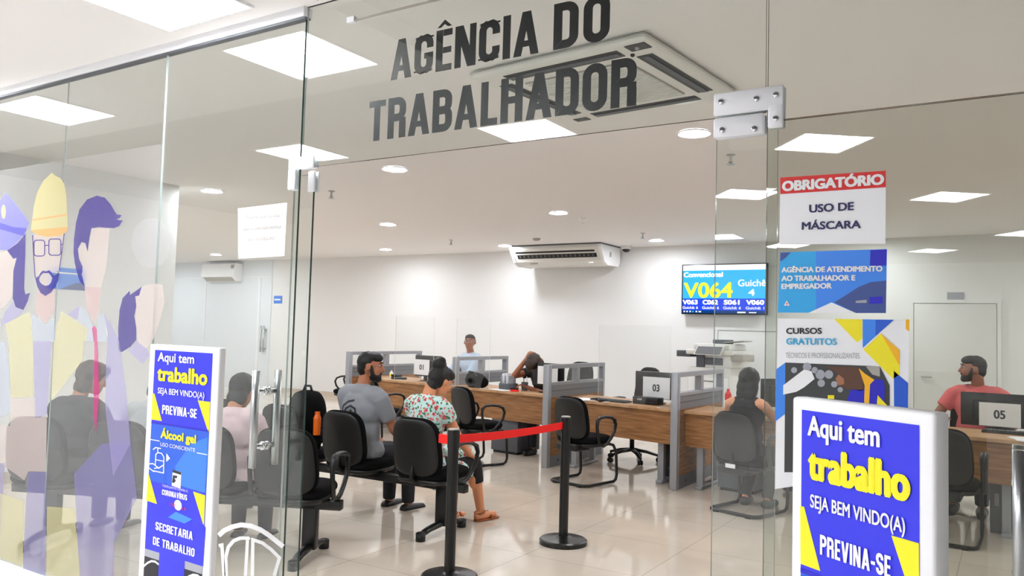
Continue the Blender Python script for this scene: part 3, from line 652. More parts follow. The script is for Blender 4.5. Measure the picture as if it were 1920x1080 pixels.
slot(.12, .30, -.76, .72, 'screen_black', 0); slot(.48, .92, -.74, .74, 'screen_black', 0)
for i in range(18): x = -.70 + i * .08; slot(.55, .8, x, x + .03, 'greydark', .003)
b.build('air_outlet', r)
b = MB(); b.box((.55, -.175, -.302), (.63, -.165, -.292), 'tv_w'); b.build('indicator', r); b = MB(); b.box((-.55, -.18, -.302), (-.40, -.17, -.295), 'ventgrey'); b.build('nameplate', r)
b = MB(); b.box((-.86, -.40, -.018), (.86, .36, 0), 'greydark'); b.build('mounting_rail', r)
# split unit, far left
r = empty('split_air_conditioner', (-15.5, BACK - .03, 2.63), 0, 'small white wall-mounted split unit on the far left partition', 'air conditioner')
b = MB(); b.prism([(-.58, 0, .2), (-.58, -.2, .2), (-.58, -.23, -.10), (-.58, -.12, -.2), (-.58, 0, -.2)], (1.16, 0, 0), 'white'); b.build('housing', r)
b = MB(); b.prism([(-.5, -.215, -.115), (-.5, -.13, -.195), (-.5, -.135, -.2), (-.5, -.222, -.12)], (1.0, 0, 0), 'ventgrey'); b.box((.46, -.226, .08), (.55, -.2, .16), 'ventgrey'); b.build('air_outlet', r)
# sprinklers, detector, dome camera
def sprinkler():
    r = empty('sprinkler_head', (0, 0, 0)); r['category'] = 'sprinkler'; r['group'] = 'ceiling sprinkler heads'
    b = MB(); b.lathe([(.035, 0), (.035, -.008), (.012, -.014), (.010, -.05), (.018, -.055), (.018, -.062), (.006, -.07)], 'steel', 14); b.build('body', r)
    b = MB(); b.lathe([(.034, -.078), (.034, -.082)], 'steel', 14); b.tube([(.015, 0, -.06), (.006, 0, -.08)], .003, 'steel', 6); b.tube([(-.015, 0, -.06), (-.006, 0, -.08)], .003, 'steel', 6); b.build('deflector', r); return r
S0 = sprinkler()
for i, (x, y, l) in enumerate(((-6.17, 6.15, 'small sprinkler head just right of the open left door leaf'), (-7.67, 10.34, 'small sprinkler head between the far downlights over the back wall'), (-1.89, 6.22, 'small sprinkler head under the right door clamp'), (-4.45, 10.54, 'small sprinkler head left of the downlight above the screen'))):
    o = S0 if i == 0 else copy_tree(S0); o.location = (x, y, CEIL); o['label'] = l
b = MB(); b.lathe([(.05, 0), (.05, -.02), (.035, -.04), (.0, -.045)], 'white', 24); b.tube([(0, 0, -.04), (.02, 0, -.07)], .008, 'chrome', 8)
tag(b.build('smoke_detector', loc=(-4.57, 8.9, CEIL)), 'small white detector on the ceiling beside the downlight over the desks', 'detector')
b = MB(); b.lathe([(.06, 0), (.06, -.02), (.04, -.035), (.0, -.04)], 'ventgrey', 24)
tag(b.build('smoke_detector', loc=(-6.23, 10.6, CEIL)), 'grey detector on the ceiling in front of the hanging air conditioner', 'detector')
r = empty('dome_camera', (-5.35, 12.0, CEIL), 0, 'small dome camera on the ceiling right of the hanging air conditioner', 'camera')
b = MB(); b.lathe([(.085, 0), (.085, -.04), (.07, -.055)], 'offwhite', 24); b.build('housing', r); b = MB(); b.ball((0, 0, -.055), (.065, .065, .05), 'screen_black', 20); b.build('dome', r)

# ------------------------------------------------------------------ ticket screen
r = empty('ticket_screen', (-3.755, BACK - .05, 2.19), 0, 'flat wall screen on the back wall showing ticket V064 in yellow', 'screen')
b = MB(); b.box((-.665, -.085, -.39), (.665, -.03, .39), 'screen_black', .006); b.build('housing', r)
b = MB(); b.box((-.25, -.035, -.15), (.25, .02, .15), 'greydark'); b.build('wall_bracket', r)
b = MB()
def sp(x, y, k=1): return Vector((-.645 + (x - 215) / 1285 * 1.29, -.0855 - .0006 * k, .375 - (y - 155) / 760 * .745))
def sr(x0, y0, x1, y1, m, k=1): b.poly([sp(x0, y0, k), sp(x1, y0, k), sp(x1, y1, k), sp(x0, y1, k)], m)
def stx(s, x0, x1, y, cap, m, off=.01): a = sp(x0, y, 3); text(b, s, a, UX, UZ, sp(x1, y, 3).x - a.x, cap / 760 * .745, m, off)
sr(215, 155, 1500, 240, 'tv_w'); sr(215, 240, 1500, 685, 'tv_c'); sr(215, 685, 1500, 870, 'tv_b'); sr(215, 870, 1500, 915, 'tv_d')
stx('Convencional', 225, 850, 345, 80, 'tv_w', .05); stx('V064', 230, 1005, 672, 240, 'tv_y', .03); stx('Guichê', 1080, 1497, 495, 105, 'tv_w', .02); stx('4', 1235, 1335, 640, 100, 'tv_w', .03)
for s, x0, x1 in (('V063', 215, 460), ('C062', 535, 780), ('S061', 865, 1110), ('V060', 1205, 1475)): stx(s, x0, x1, 780, 75, 'tv_w', .06)
for s, x0, x1 in (('Guichê: 6', 205, 465), ('Guichê: 6', 520, 795), ('Guichê: 6', 850, 1130), ('Guichê: 1', 1190, 1475)): stx(s, x0 + 10, x1, 850, 42, 'tv_w', .02)
for x in (245, 290, 340, 385, 440): sr(x - 12, 880, x + 12, 902, 'tv_c' if x == 385 else 'tv_w', 2)
sr(475, 882, 515, 902, 'tv_w', 2); sr(1075, 888, 1200, 908, 'tv_w', 2); sr(1250, 892, 1360, 906, 'tv_w', 2)
b.build('display', r)

# door outlines and notices on the back wall, wall switch, frosted door
def flush_door(name, x0, x1, z1, m='wall'):
    b = MB(); b.box((x0, BACK - .03, .01), (x1, BACK - .005, z1), m, .004)
    for a, c in (((x0 - .05, .0), (x0 - .004, z1 + .05)), ((x1 + .004, .0), (x1 + .05, z1 + .05)), ((x0 - .004, z1 + .004), (x1 + .004, z1 + .05))): b.box((a[0], BACK - .04, a[1]), (c[0], BACK - .002, c[1]), 'wall')
    o = struct(b.build(name)); return o
M['doorgrey'] = mat('grey door paint', (224, 224, 221), .5)
o = flush_door('door_5', -1.15, -.18, 1.99, 'doorgrey'); b = MB(); b.tube([(-1.05, BACK - .06, 1.0), (-.93, BACK - .06, 1.0)], .01, 'steel'); b.tube([(-1.05, BACK - .03, 1.0), (-1.05, BACK - .06, 1.0)], .01, 'steel'); b.build('door_handle', o)
o = flush_door('door_6', -3.86, -2.96, 1.56, 'wall')
b = MB(); b.box((-14.35, BACK - .035, .01), (-14.28, BACK - .02, 2.5), 'alu_white'); b.box((-17.9, BACK - .035, 2.5), (-13.95, BACK - .02, 2.53), 'alu_white'); b.box((-16.2, BACK - .035, .01), (-16.17, BACK - .02, 2.5), 'alu_white'); struct(b.build('trim_4'))
b = MB(); 
for s in (-.045, .045): b.tube([(-14.09 + s, BACK - .09, .85), (-14.09 + s, BACK - .09, 1.43)], .02, 'steel', 10)
for z in (.93, 1.35): b.box((-14.145, BACK - .1, z - .012), (-14.035, BACK - .02, z + .012), 'steel')
tag(b.build('door_pull'), 'steel H-shaped pull handle on the far left frosted door', 'door handle')
b = MB(); b.box((-13.86, BACK - .008, 1.93), (-13.6, BACK - .001, 2.1), 'blue4'); b.box((-13.84, BACK - .0095, 2.0), (-13.65, BACK - .008, 2.03), 'paper'); tag(b.build('wall_notice'), 'small pale blue notice on the back wall seen between the door edges', 'sign')
b = MB(); b.box((-12.90, BACK - .012, .78), (-12.80, BACK - .0, .92), 'white', .004); tag(b.build('wall_switch'), 'white switch plate on the back wall beside the left door edges', 'switch')
b = MB(); b.box((LEFT, 3.95, 1.73), (LEFT + .008, 4.30, 1.93), 'sky2')
b.box((LEFT + .008, 3.97, 1.875), (LEFT + .0086, 4.25, 1.888), 'paper'); b.prism([(LEFT + .008, 4.30, 1.73), (LEFT + .008, 4.30, 1.80), (LEFT + .008, 4.2, 1.795), (LEFT + .008, 4.05, 1.73)], (.0008, 0, 0), 'navy')
tag(b.build('wall_notice'), 'blue notice on the left wall, seen through the mural by the bearded figure', 'sign')
b = MB(); b.box((-.75, BACK - .01, 2.02), (-.55, BACK - .0, 2.14), 'ink_grey'); tag(b.build('wall_notice'), 'small grey plate on the back wall over the grey door', 'sign')
# ------------------------------------------------------------------ chairs
def cushion(w0, w1, h, t, n=3.2, curve=0.0, seg=40):
    """rounded pad in the XZ plane, thickness along Y; w0 bottom width, w1 top width"""
    rings = [(.02, -.5), (.6, -.5), (.85, -.46), (.96, -.32), (1, -.1), (1, .12), (.96, .34), (.85, .47), (.6, .5), (.02, .5)]
    V = []; Fc = []
    for s, d in rings:
        for j in range(seg):
            a = 2 * math.pi * j / seg; c, q = math.cos(a), math.sin(a)
            x = math.copysign(abs(c) ** (2 / n), c); z = math.copysign(abs(q) ** (2 / n), q)
            wz = (w0 + w1) / 2 + (w1 - w0) / 2 * z
            X_ = x * wz / 2 * s; V.append((X_, d * t + curve * (X_ / (wz / 2)) ** 2, z * h / 2 * s))
    k = len(rings)
    for i in range(k - 1):
        for j in range(seg): Fc.append((i * seg + j, i * seg + (j + 1) % seg, (i + 1) * seg + (j + 1) % seg, (i + 1) * seg + j))
    Fc.append(tuple(range(seg - 1, -1, -1))); Fc.append(tuple((k - 1) * seg + j for j in range(seg)))
    return V, Fc
def add_pad(b, w0, w1, h, t, mx, m, n=3.2, curve=0): V, Fc = cushion(w0, w1, h, t, n, curve); b._add([mx @ Vector(v) for v in V], Fc, m, True)
TR = Matrix.Translation; RX = lambda a: Matrix.Rotation(R(a), 4, 'X'); RZ = lambda a: Matrix.Rotation(R(a), 4, 'Z')
def chair_seat(root, x=0, z=.43, name='seat'):
    b = MB(); add_pad(b, .47, .44, .46, .075, TR((x, .02, z)) @ RX(-90), 'fabric', 3.4); s = b.build(name, root)
    b = MB(); add_pad(b, .45, .42, .44, .05, TR((x, .02, z - .045)) @ RX(-90), 'plastic', 3.6); b.build('seat_shell', s); return s
def chair_back(root, x=0, zc=.635, y=-.21, h=.42, sticker=False):
    b = MB(); add_pad(b, .43, .38, h, .06, TR((x, y, zc)) @ RX(8), 'fabric', 3.6, .03); s = b.build('backrest', root)
    b = MB(); add_pad(b, .41, .36, h * .95, .02, TR((x, y - .036, zc)) @ RX(8), 'plastic', 3.6, .03); b.build('back_shell', s)
    b = MB(); b.tube([(x, y + .0, zc - h * .3), (x, y - .03, zc - h * .5), (x, y + .04, .375), (x, -.02, .365)], .02, 'plastic', 10, rs=[(.03, .012)] * 4); b.build('back_bracket', root)
    return s
def loop_arm(root, x, name='armrest'):
    b = MB()
    P = [(-.075, .40), (-.10, .48), (-.115, .57), (-.11, .625), (-.075, .652), (0, .658), (.09, .650), (.155, .625), (.18, .575), (.16, .51), (.11, .45), (.05, .40), (-.01, .378)]
    b.tube([(x, y, z) for y, z in P], .017, 'plastic', 10, closed=True, rs=[(.016, .014) if z < .6 else (.022, .014) for y, z in P]); return b.build(name, root)
def visitor_chair(name='visitor_chair'):
    r = empty(name, (0, 0, 0)); r['category'] = 'chair'
    chair_seat(r); chair_back(r)
    for s in (-1, 1): loop_arm(r, s * .255)
    b = MB(); P = [(-.20, .14, .385), (-.215, .20, .37), (-.225, .235, .30), (-.225, .25, .08), (-.225, .235, .035), (-.225, .20, .018), (-.225, -.18, .018), (-.20, -.225, .018), (-.16, -.235, .018)]
    P = P + [(-x, y, z) for x, y, z in P[::-1]]; b.tube(P, .0145, 'blackmetal', 12); b.tube([(-.2, .14, .385), (-.2, -.1, .385)], .012, 'blackmetal'); b.tube([(.2, .14, .385), (.2, -.1, .385)], .012, 'blackmetal')
    for s in (-1, 1): b.box((s * .15 - .02, -.25, 0), (s * .15 + .02, -.22, .02), 'plastic'); 
    b.build('sled_base', r)
    b = MB(); b.box((-.045, -.268, .385), (.045, -.262, .418), 'paper'); b.build('sticker', r)
    b = MB(); b.box((-.13, -.262, .33), (.13, -.05, .40), 'plastic', .015); b.build('under_bracket', r)
    return r
def office_chair(name='office_chair'):
    r = empty(name, (0, 0, 0)); r['category'] = 'chair'
    chair_seat(r, 0, .46); chair_back(r, 0, .80, -.22, .56)
    for s in (-1, 1): o = loop_arm(r, s * .27); o.location.z = .05
    b = MB(); b.tube([(0, 0, .12), (0, 0, .40)], .028, 'blackmetal', 14); b.box((-.1, -.12, .385), (.1, .12, .42), 'plastic', .01); b.build('gas_column', r)
    b = MB()
    for k in range(5):
        a = R(18 + 72 * k); b.tube([(.03 * math.cos(a), .03 * math.sin(a), .13), (.16 * math.cos(a), .16 * math.sin(a), .115), (.30 * math.cos(a), .30 * math.sin(a), .075)], .02, 'plastic', 10, rs=[(.03, .022), (.025, .018), (.02, .014)])
    b.build('star_base', r)
    for k in range(5):
        a = R(18 + 72 * k); b = MB(); c = Vector((.30 * math.cos(a), .30 * math.sin(a), .028)); t = Vector((-math.sin(a), math.cos(a), 0))
        b.tube([c - t * .025, c - t * .006], .027, 'plastic', 14); b.tube([c + t * .006, c + t * .025], .027, 'plastic', 14); b.tube([c - t * .006, c + t * .006], .014, 'plastic', 8); b.tube([c + Vector((0, 0, .02)), c + Vector((0, 0, .06))], .01, 'plastic', 8); b.build('caster', r)
    return r
V0 = visitor_chair()
vis = [((-6.62, 7.56, 0), -8, 'black fabric visitor chair behind the two seated people, only one arm loop clear'), ((-4.98, 7.30, 0), -22, 'black fabric visitor chair facing the second desk, above the red belt'),
       ((-3.58, 7.10, 0), -12, 'black fabric visitor chair in front of desk 03, behind the far barrier post'), ((-1.90, 6.84, 0), -16, 'black visitor chair the long-haired woman sits on'), ((-.44, 6.82, 0), -2, 'black visitor chair in front of desk 05 at the right')]
for i, (l, a, t) in enumerate(vis):
    o = V0 if i == 0 else copy_tree(V0); o.location = l; o.rotation_euler = (0, 0, R(a)); o['label'] = t; o['group'] = 'visitor chairs at the desks'
O0 = office_chair()
offs = [((-6.95, 9.55, 0), 178, 'black staff chair at desk 01 under the man in the pale blue shirt'), ((-4.88, 9.28, 0), 172, 'black high-backed staff chair behind the second desk, turned toward the wall side'), ((-3.74, 8.66, 0), 150, 'empty black staff chair behind desk 03, its star base showing under the desk'),
        ((-1.72, 8.62, 0), 180, 'black staff chair behind the desk of the long-haired woman'), ((-.36, 8.45, 0), 165, 'black staff chair the man in the pink shirt sits on'), ((-8.75, 9.3, 0), 120, 'black staff chair at the left of the far grey partition')]
for i, (l, a, t) in enumerate(offs):
    o = O0 if i == 0 else copy_tree(O0); o.location = l; o.rotation_euler = (0, 0, R(a)); o['label'] = t; o['group'] = 'staff chairs behind the desks'
def tandem(label, loc, rz, seats, legs, arms, x0, x1):
    r = empty('tandem_seating', loc, rz, label, 'bench', 'black waiting benches')
    b = MB(); b.box((x0, -.03, .31), (x1, .03, .37), 'blackmetal', .005); b.build('beam', r)
    for s in seats: chair_seat(r, s); chair_back(r, s, .625, -.21)
    for a in arms: loop_arm(r, a)
    for x in legs:
        b = MB(); b.box((x - .045, -.03, .06), (x + .045, .03, .34), 'blackmetal', .006)
        b.tube([(x, -.27, .035), (x, -.16, .062), (x, 0, .08), (x, .16, .062), (x, .27, .035)], .03, 'blackmetal', 12, rs=[(.026, .016), (.03, .02), (.034, .026), (.03, .02), (.026, .016)])
        o = b.build('leg', r)
        for s in (-1, 1): b = MB(); b.tube([(x, s * .25, 0), (x, s * .25, .05)], .034, 'plastic', 14); b.ball((x, s * .25, .05), (.034, .04, .014), 'plastic'); b.build('foot', o)
    return r
tandem('black four-seat waiting bench close behind the mural glass, its right seat empty', (-3.83, 3.62, 0), R(24.5), [0, -.53, -1.09, -1.66], [.10, -1.66], [.27, -.265], -1.95, .3)
tandem('black waiting bench under the grey-shirted man and the woman in the floral dress', (-3.56, 4.66, 0), R(1.5), [0, -.68, -1.33, -1.98], [.10, -1.6], [.27, -1.65], -2.3, .3)

# ------------------------------------------------------------------ desks, partitions, shields
def desk(name, xa, ya, xb, yb, label, dep=.70, legs=()):
    r = empty(name, (xa, ya, 0), 0, label, 'desk', 'wooden service desks')
    d = Vector((xb - xa, yb - ya, 0)); D = Vector((0, dep, 0))
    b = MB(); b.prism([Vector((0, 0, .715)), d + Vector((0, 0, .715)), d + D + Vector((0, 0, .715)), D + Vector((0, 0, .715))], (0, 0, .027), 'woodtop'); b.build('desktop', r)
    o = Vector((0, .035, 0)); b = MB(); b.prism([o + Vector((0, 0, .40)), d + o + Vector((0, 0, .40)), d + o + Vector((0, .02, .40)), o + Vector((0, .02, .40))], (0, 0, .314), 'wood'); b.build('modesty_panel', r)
    for t in legs:
        p = d * t; b = MB(); b.box((p.x - .03, p.y + .10, .03), (p.x + .03, p.y + .16, .715), 'greymetal'); b.box((p.x - .035, p.y + .06, 0), (p.x + .035, p.y + dep - .05, .035), 'greymetal', .008); b.box((p.x - .03, p.y + dep - .16, .03), (p.x + .03, p.y + dep - .12, .715), 'greymetal'); b.build('leg', r)
    return r
desk('service_desk', -7.98, 8.66, -4.335, 7.90, 'long wooden desk shared by stations 01 and 02, left of the tall grey partition', legs=(.03, .5, .97))
desk('service_desk', -4.225, 7.75, -2.785, 7.42, 'wooden desk of station 03 between the two tall grey partitions', legs=(.12, .88))
desk('service_desk', -2.675, 7.43, 1.7, 6.9, 'long wooden desk at the right, seen through the glass, with station 05', legs=(.03, .35, .6, .9))
def partition(x, y0, ln, label, zb=0, post_in=True):
    r = empty('partition_screen', (x, y0, zb), 0, label, 'partition', 'grey desk partitions'); h = 1.105 - zb; t = .035
    b = MB(); b.box((-t, 0, 0), (t, .07, h), 'greymetal', .004); b.box((-t, ln - .05, 0), (t, ln, h), 'greymetal'); b.box((-t, .07, h - .045), (t, ln - .05, h), 'greymetal'); b.box((-t, ln * .5 - .035, h - .20), (t, ln * .5 + .035, h - .045), 'greymetal'); b.box((-t, .07, h - .225), (t, ln - .05, h - .195), 'greymetal')
    b.build('frame', r)
    b = MB(); b.box((-t * .8, .07, max(0, .75 - zb)), (t * .8, ln - .05, h - .225), 'greypanel'); b.box((-t * .86, .07, h - .29), (t * .86, ln - .05, h - .283), 'greydark'); b.build('cable_panel', r)  # thin dark strip paints in the raceway's shadow line
    if zb == 0:
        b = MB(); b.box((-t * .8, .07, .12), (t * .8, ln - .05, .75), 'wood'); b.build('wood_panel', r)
        b = MB(); b.box((-t * .9, .07, 0), (t * .9, ln - .05, .12), 'greypanel'); b.lathe([(.008, 0), (.008, .002)], 'screen_black', 12, at=(0, 0, 0)); b.build('base_raceway', r)
        b = MB(); b.tube([(t * .9, .26, .06), (t * .9 + .003, .26, .06)], .012, 'screen_black', 12); b.build('cable_hole', r)
    b = MB()
    for a, c in ((.07, ln * .5 - .035), (ln * .5 + .035, ln - .05)): b.box((-.003, a, h - .195), (.003, c, h - .045), 'acrylic')
    b.build('glazing', r); return r
partition(-8.03, 8.45, 1.65, 'grey glazed partition at the far left end of the desks, behind the bearded man', 0)
partition(-6.13, 8.42, 1.25, 'grey glazed screen standing on the long desk between stations 01 and 02', .742)
partition(-4.28, 7.56, 1.40, 'tall grey partition with wood side between stations 02 and 03', 0)
partition(-2.73, 7.30, 1.42, 'tall grey partition with wood side right of station 03', 0)
def shield(x0, y0, x1, y1, z1, label):
    d = Vector((x1 - x0, y1 - y0, 0)); ln = d.length
    b = MB(); b.box((0, -.003, .742), (ln, .003, z1), 'acrylic', mats={4: 'acrylic_edge', 5: 'acrylic_edge', 1: 'acrylic'})
    for x in (.08, ln - .12): b.box((x, -.04, .742), (x + .04, .04, .748), 'acrylic_edge')
    o = b.build('acrylic_shield', loc=(x0, y0, 0), rotz=math.atan2(d.y, d.x)); return tag(o, label, 'shield', 'clear acrylic desk shields')
shield(-6.02, 8.30, -5.42, 8.17, 1.60, 'clear acrylic shield on the long desk in front of station 02')
shield(-3.72, 7.70, -2.85, 7.50, 1.55, 'clear acrylic shield on the desk of station 03')
shield(-7.3, 8.62, -6.5, 8.46, 1.62, 'clear acrylic shield on the long desk in front of station 01')

# ------------------------------------------------------------------ things on the desks
DZ = .742
def monitor(x, y, rz, label, wd=.46, ht=.27, z=.80):
    r = empty('monitor', (x, y, DZ), R(rz), label, 'monitor', 'computer monitors on the desks')
    zz = z - DZ; b = MB(); b.box((-wd / 2, -.02, zz), (wd / 2, .02, zz + ht), 'screen_black', .006); b.box((-wd / 3, -.045, zz + .05), (wd / 3, -.018, zz + ht - .06), 'plastic', .012); b.build('housing', r)
    b = MB(); b.box((-wd / 2 + .012, .0195, zz + .02), (wd / 2 - .012, .0205, zz + ht - .012), 'tv_d'); b.build('display', r)
    b = MB(); b.box((-.03, -.058, .0), (.03, -.035, zz + .12), 'plastic', .006); b.lathe([(.11, 0), (.11, .008), (.03, .014)], 'plastic', 28, at=(0, -.0, 0)); b.build('stand', r); return r
def number_sheet(x, y, z, rz, txt, label, wd=.297, ht=.20):
    b = MB(); b.box((-wd / 2, -.002, 0), (wd / 2, 0, ht), 'paper'); n = len(txt)
    text(b, txt, (-.044 * n / 2, -.0026, ht * .33), UX, UZ, .044 * n * .97, .072, 'ink', .03)
    return tag(b.build('number_sheet', loc=(x, y, z), rotz=R(rz)), label, 'sign', 'paper desk numbers')
monitor(-6.85, 8.80, -9, 'dark monitor seen from behind with paper 01 on it', .50, .29, z=.80); number_sheet(-6.90, 8.715, .825, -9, '01', 'white paper numbered 01 on the back of a monitor', .31, .21)
monitor(-4.68, 8.32, -9, 'dark monitor seen from behind beside the bent-over attendant, half hidden by the partition', z=.82); number_sheet(-4.64, 8.235, .845, -9, '02', 'white paper numbered 02 behind the partition post', .30, .21)
monitor(-3.19, 7.98, -9, 'dark monitor seen from behind with paper 03 on it', .48, .28, z=.79); number_sheet(-3.15, 7.895, .80, -9, '03', 'white paper numbered 03 on the back of a monitor', .32, .22)
monitor(-.10, 7.98, -4, 'dark wide monitor seen from behind with paper 05 on it', .58, .28, z=.76); number_sheet(-.10, 7.895, .77, -4, '05', 'white paper numbered 05 on the monitor at the right', .30, .195)
monitor(-1.92, 7.95, 62, 'dark monitor turned edge-on beside the course poster', z=.80)
def kb(x, y, rz, label):
    r = empty('keyboard', (x, y, DZ), R(rz), label, 'keyboard', 'desk keyboards'); b = MB(); b.box((-.22, -.07, 0), (.22, .07, .02), 'plastic', .006); b.build('body', r)
    b = MB()
    for i in range(14):
        for j in range(5): b.box((-.205 + i * .0293, -.058 + j * .0235, .019), (-.205 + i * .0293 + .024, -.058 + j * .0235 + .019, .025), 'screen_black')
    b.build('keys', r)
kb(-3.62, 7.80, -9, 'black keyboard lying on desk 03 left of the monitor'); kb(.0, 7.62, -4, 'black keyboard below paper 05')
def mouse(x, y, label): b = MB(); b.ball((0, 0, .016), (.032, .052, .02), 'plastic', 20); b.tube([(0, .02, .033), (0, .035, .032)], .004, 'vent', 8); tag(b.build('computer_mouse', loc=(x, y, DZ), rotz=R(-20)), label, 'mouse')
mouse(-3.66, 7.66, 'black mouse on the left half of desk 03'); mouse(-6.4, 8.55, 'black mouse on the desk below paper 01')
def pc_box(x, y, z, sx, sy, sz, label, m='screen_black', cat='computer'):
    r = empty('computer_case', (x, y, z), R(-9), label, cat); b = MB(); b.box((-sx / 2, -sy / 2, 0), (sx / 2, sy / 2, sz), m, .006); b.build('case', r)
    b = MB(); b.box((-sx * .3, -sy / 2 - .003, sz * .55), (-sx * .12, -sy / 2, sz * .8), 'ventgrey'); b.box((.02, -sy / 2 - .003, sz * .3), (sx * .35, -sy / 2, sz * .38), 'vent'); b.build('ports', r)
pc_box(-3.20, 7.80, DZ, .30, .12, .075, 'small black box with cables under paper 03')
def papers(x, y, rz, label, n=3, m='paper'):
    b = MB()
    for i in range(n):
        a = RZ(random.uniform(-12, 12)); t = MB(); t.box((-.105, -.148, i * .002), (.105, .148, i * .002 + .0015), m); bmesh.ops.transform(t.bm, matrix=a, verts=t.bm.verts); b.merge(t.bm, m)
    tag(b.build('paper_stack', loc=(x, y, DZ), rotz=R(rz)), label, 'papers', 'loose papers on the desks')
papers(-3.92, 7.80, 60, 'loose white papers on the left end of desk 03'); papers(-6.55, 8.60, 40, 'loose white papers on the desk below paper 01'); papers(-5.25, 8.22, 70, 'white papers on the desk in front of the bent-over attendant'); papers(.1, 7.25, 20, 'white papers on the desk front below paper 05'); papers(-.62, 7.35, 30, 'folded white cloth-like papers on the desk left of paper 05')
# black bag behind the chair at the second desk
r = empty('handbag', (-5.72, 8.32, DZ), R(-10), 'black slouchy bag lying on the long desk under the glazed screen', 'bag')
b = MB(); b.ball((0, 0, .085), (.17, .09, .10), 'fabric', 24); b.ball((.08, .0, .07), (.12, .085, .075), 'fabric', 24); b.ball((-.06, .0, .13), (.09, .07, .06), 'fabric', 20); b.build('body', r)
b = MB(); b.tube([(-.1, -.02, .15), (-.05, -.07, .2), (.03, -.08, .19), (.1, -.03, .12)], .010, 'plastic', 8); b.build('handle', r)
# pen holder with pens
def penpot(x, y, label, cols, m='plastic'):
    r = empty('pen_holder', (x, y, DZ), 0, label, 'pen holder', 'pen holders on the desks'); b = MB(); b.lathe([(.035, 0), (.042, .10), (.038, .10), (.031, .006)], m, 20); b.build('cup', r)
    for i, c in enumerate(cols):
        a = i * 1.3; b = MB(); b.tube([(.012 * math.cos(a), .012 * math.sin(a), .01), (.034 * math.cos(a), .034 * math.sin(a), .15 + .015 * (i % 3))], .005, c, 8); b.build('pen', r)
penpot(-5.37, 8.42, 'black pen holder with a yellow marker on the long desk', ['yellow', 'ink', 'white', 'blue2'])
penpot(-2.25, 8.0, 'pen holder with a red pen behind the right partition', ['signred', 'ink', 'white'], 'steel')
penpot(-5.05, 8.40, 'dark pen holder with white rolls beside the bent-over attendant', ['white', 'white', 'ink'], 'greydark')
b = MB(); b.box((-.09, -.08, 0), (.09, .08, .08), 'greydark', .008)
for i in range(5): b.box((-.075 + i * .032, -.06, .03), (-.062 + i * .032, .06, .17 + .03 * (i % 2)), 'paper' if i % 2 else 'ink_grey')
tag(b.build('file_tray', loc=(-5.24, 8.33, DZ), rotz=R(-12)), 'dark desk tray stuffed with upright white papers at station 02', 'tray')
b = MB(); b.box((-.05, -.02, 0), (.05, .02, .025), 'red', .006); b.box((-.05, -.02, .03), (.05, .02, .045), 'screen_black', .006); b.box((-.05, -.015, .02), (-.02, .015, .035), 'screen_black')
tag(b.build('stapler', loc=(-5.02, 8.12, DZ), rotz=R(10)), 'red and black stapler on the desk edge at station 02', 'stapler')
b = MB(); b.lathe([(.028, 0), (.03, .02), (.03, .07), (.012, .095), (.011, .11), (.0, .112)], 'offwhite', 20); b.lathe([(.0305, .03), (.0305, .06)], 'yellow', 20, cap=False)
tag(b.build('glue_bottle', loc=(-7.55, 8.85, DZ)), 'small pale bottle on the long desk left of paper 01', 'bottle')
r = empty('telephone', (-7.3, 8.72, DZ), R(-20), 'flat dark phone on the long desk left of paper 01', 'telephone'); b = MB(); b.box((-.09, -.08, 0), (.09, .08, .03), 'plastic', .008); b.build('base', r); b = MB(); b.tube([(-.07, -.08, .05), (-.07, .0, .045), (-.07, .08, .05)], .018, 'screen_black', 10); b.build('handset', r)
b = MB(); b.lathe([(.03, 0), (.032, .16), (.014, .19), (.014, .21), (0, .212)], 'signred', 20); b.lathe([(.033, .04), (.033, .1)], 'paper', 20, cap=False); tag(b.build('spray_bottle', loc=(-2.36, 7.78, DZ)), 'small red bottle on the desk right of the right partition', 'bottle')
b = MB(); b.lathe([(.03, 0), (.034, .15), (.016, .18), (.016, .2), (0, .205)], 'paper', 20); tag(b.build('gel_bottle', loc=(-2.18, 7.86, DZ)), 'clear-white gel bottle on the desk left of the long-haired woman', 'bottle')
# under the desks
def pedestal(x, y, label, m='greydark', sx=.36, sz=.6):
    r = empty('drawer_pedestal', (x, y, 0), R(-6), label, 'drawers', 'drawer units under the desks'); b = MB(); b.box((-sx / 2, -.02, .03), (sx / 2, .42, sz), m, .004); b.box((-sx / 2 + .02, 0, 0), (sx / 2 - .02, .4, .03), 'plastic'); b.build('body', r)
    for i in range(3):
        z0 = .05 + i * (sz - .07) / 3; b = MB(); b.box((-sx / 2 + .01, .42, z0), (sx / 2 - .01, .436, z0 + (sz - .07) / 3 - .012), m, .003); d_ = b.build('drawer', r); b = MB(); b.box((-.05, .436, z0 + .08), (.05, .45, z0 + .095), 'steel'); b.build('handle', d_)
pedestal(-2.22, 7.62, 'grey drawer unit under the desk left of the long-haired woman')
pedestal(-5.15, 8.15, 'dark grey drawer unit under the long desk behind the belt', 'greydark', .4, .5)
pc_box(-2.95, 7.95, 0, .16, .36, .36, 'black computer tower on the floor under desk 03')
pc_box(-.05, 7.5, 0, .17, .38, .38, 'black computer tower on the floor under the desk of station 05')
b = MB(); b.lathe([(.10, 0), (.13, .28), (.12, .28), (.095, .01)], 'greydark', 24); b.ball((0, 0, .24), (.1, .1, .05), 'paper'); tag(b.build('waste_bin', loc=(.25, 7.6, 0)), 'dark waste bin under the desk at the right edge', 'bin')
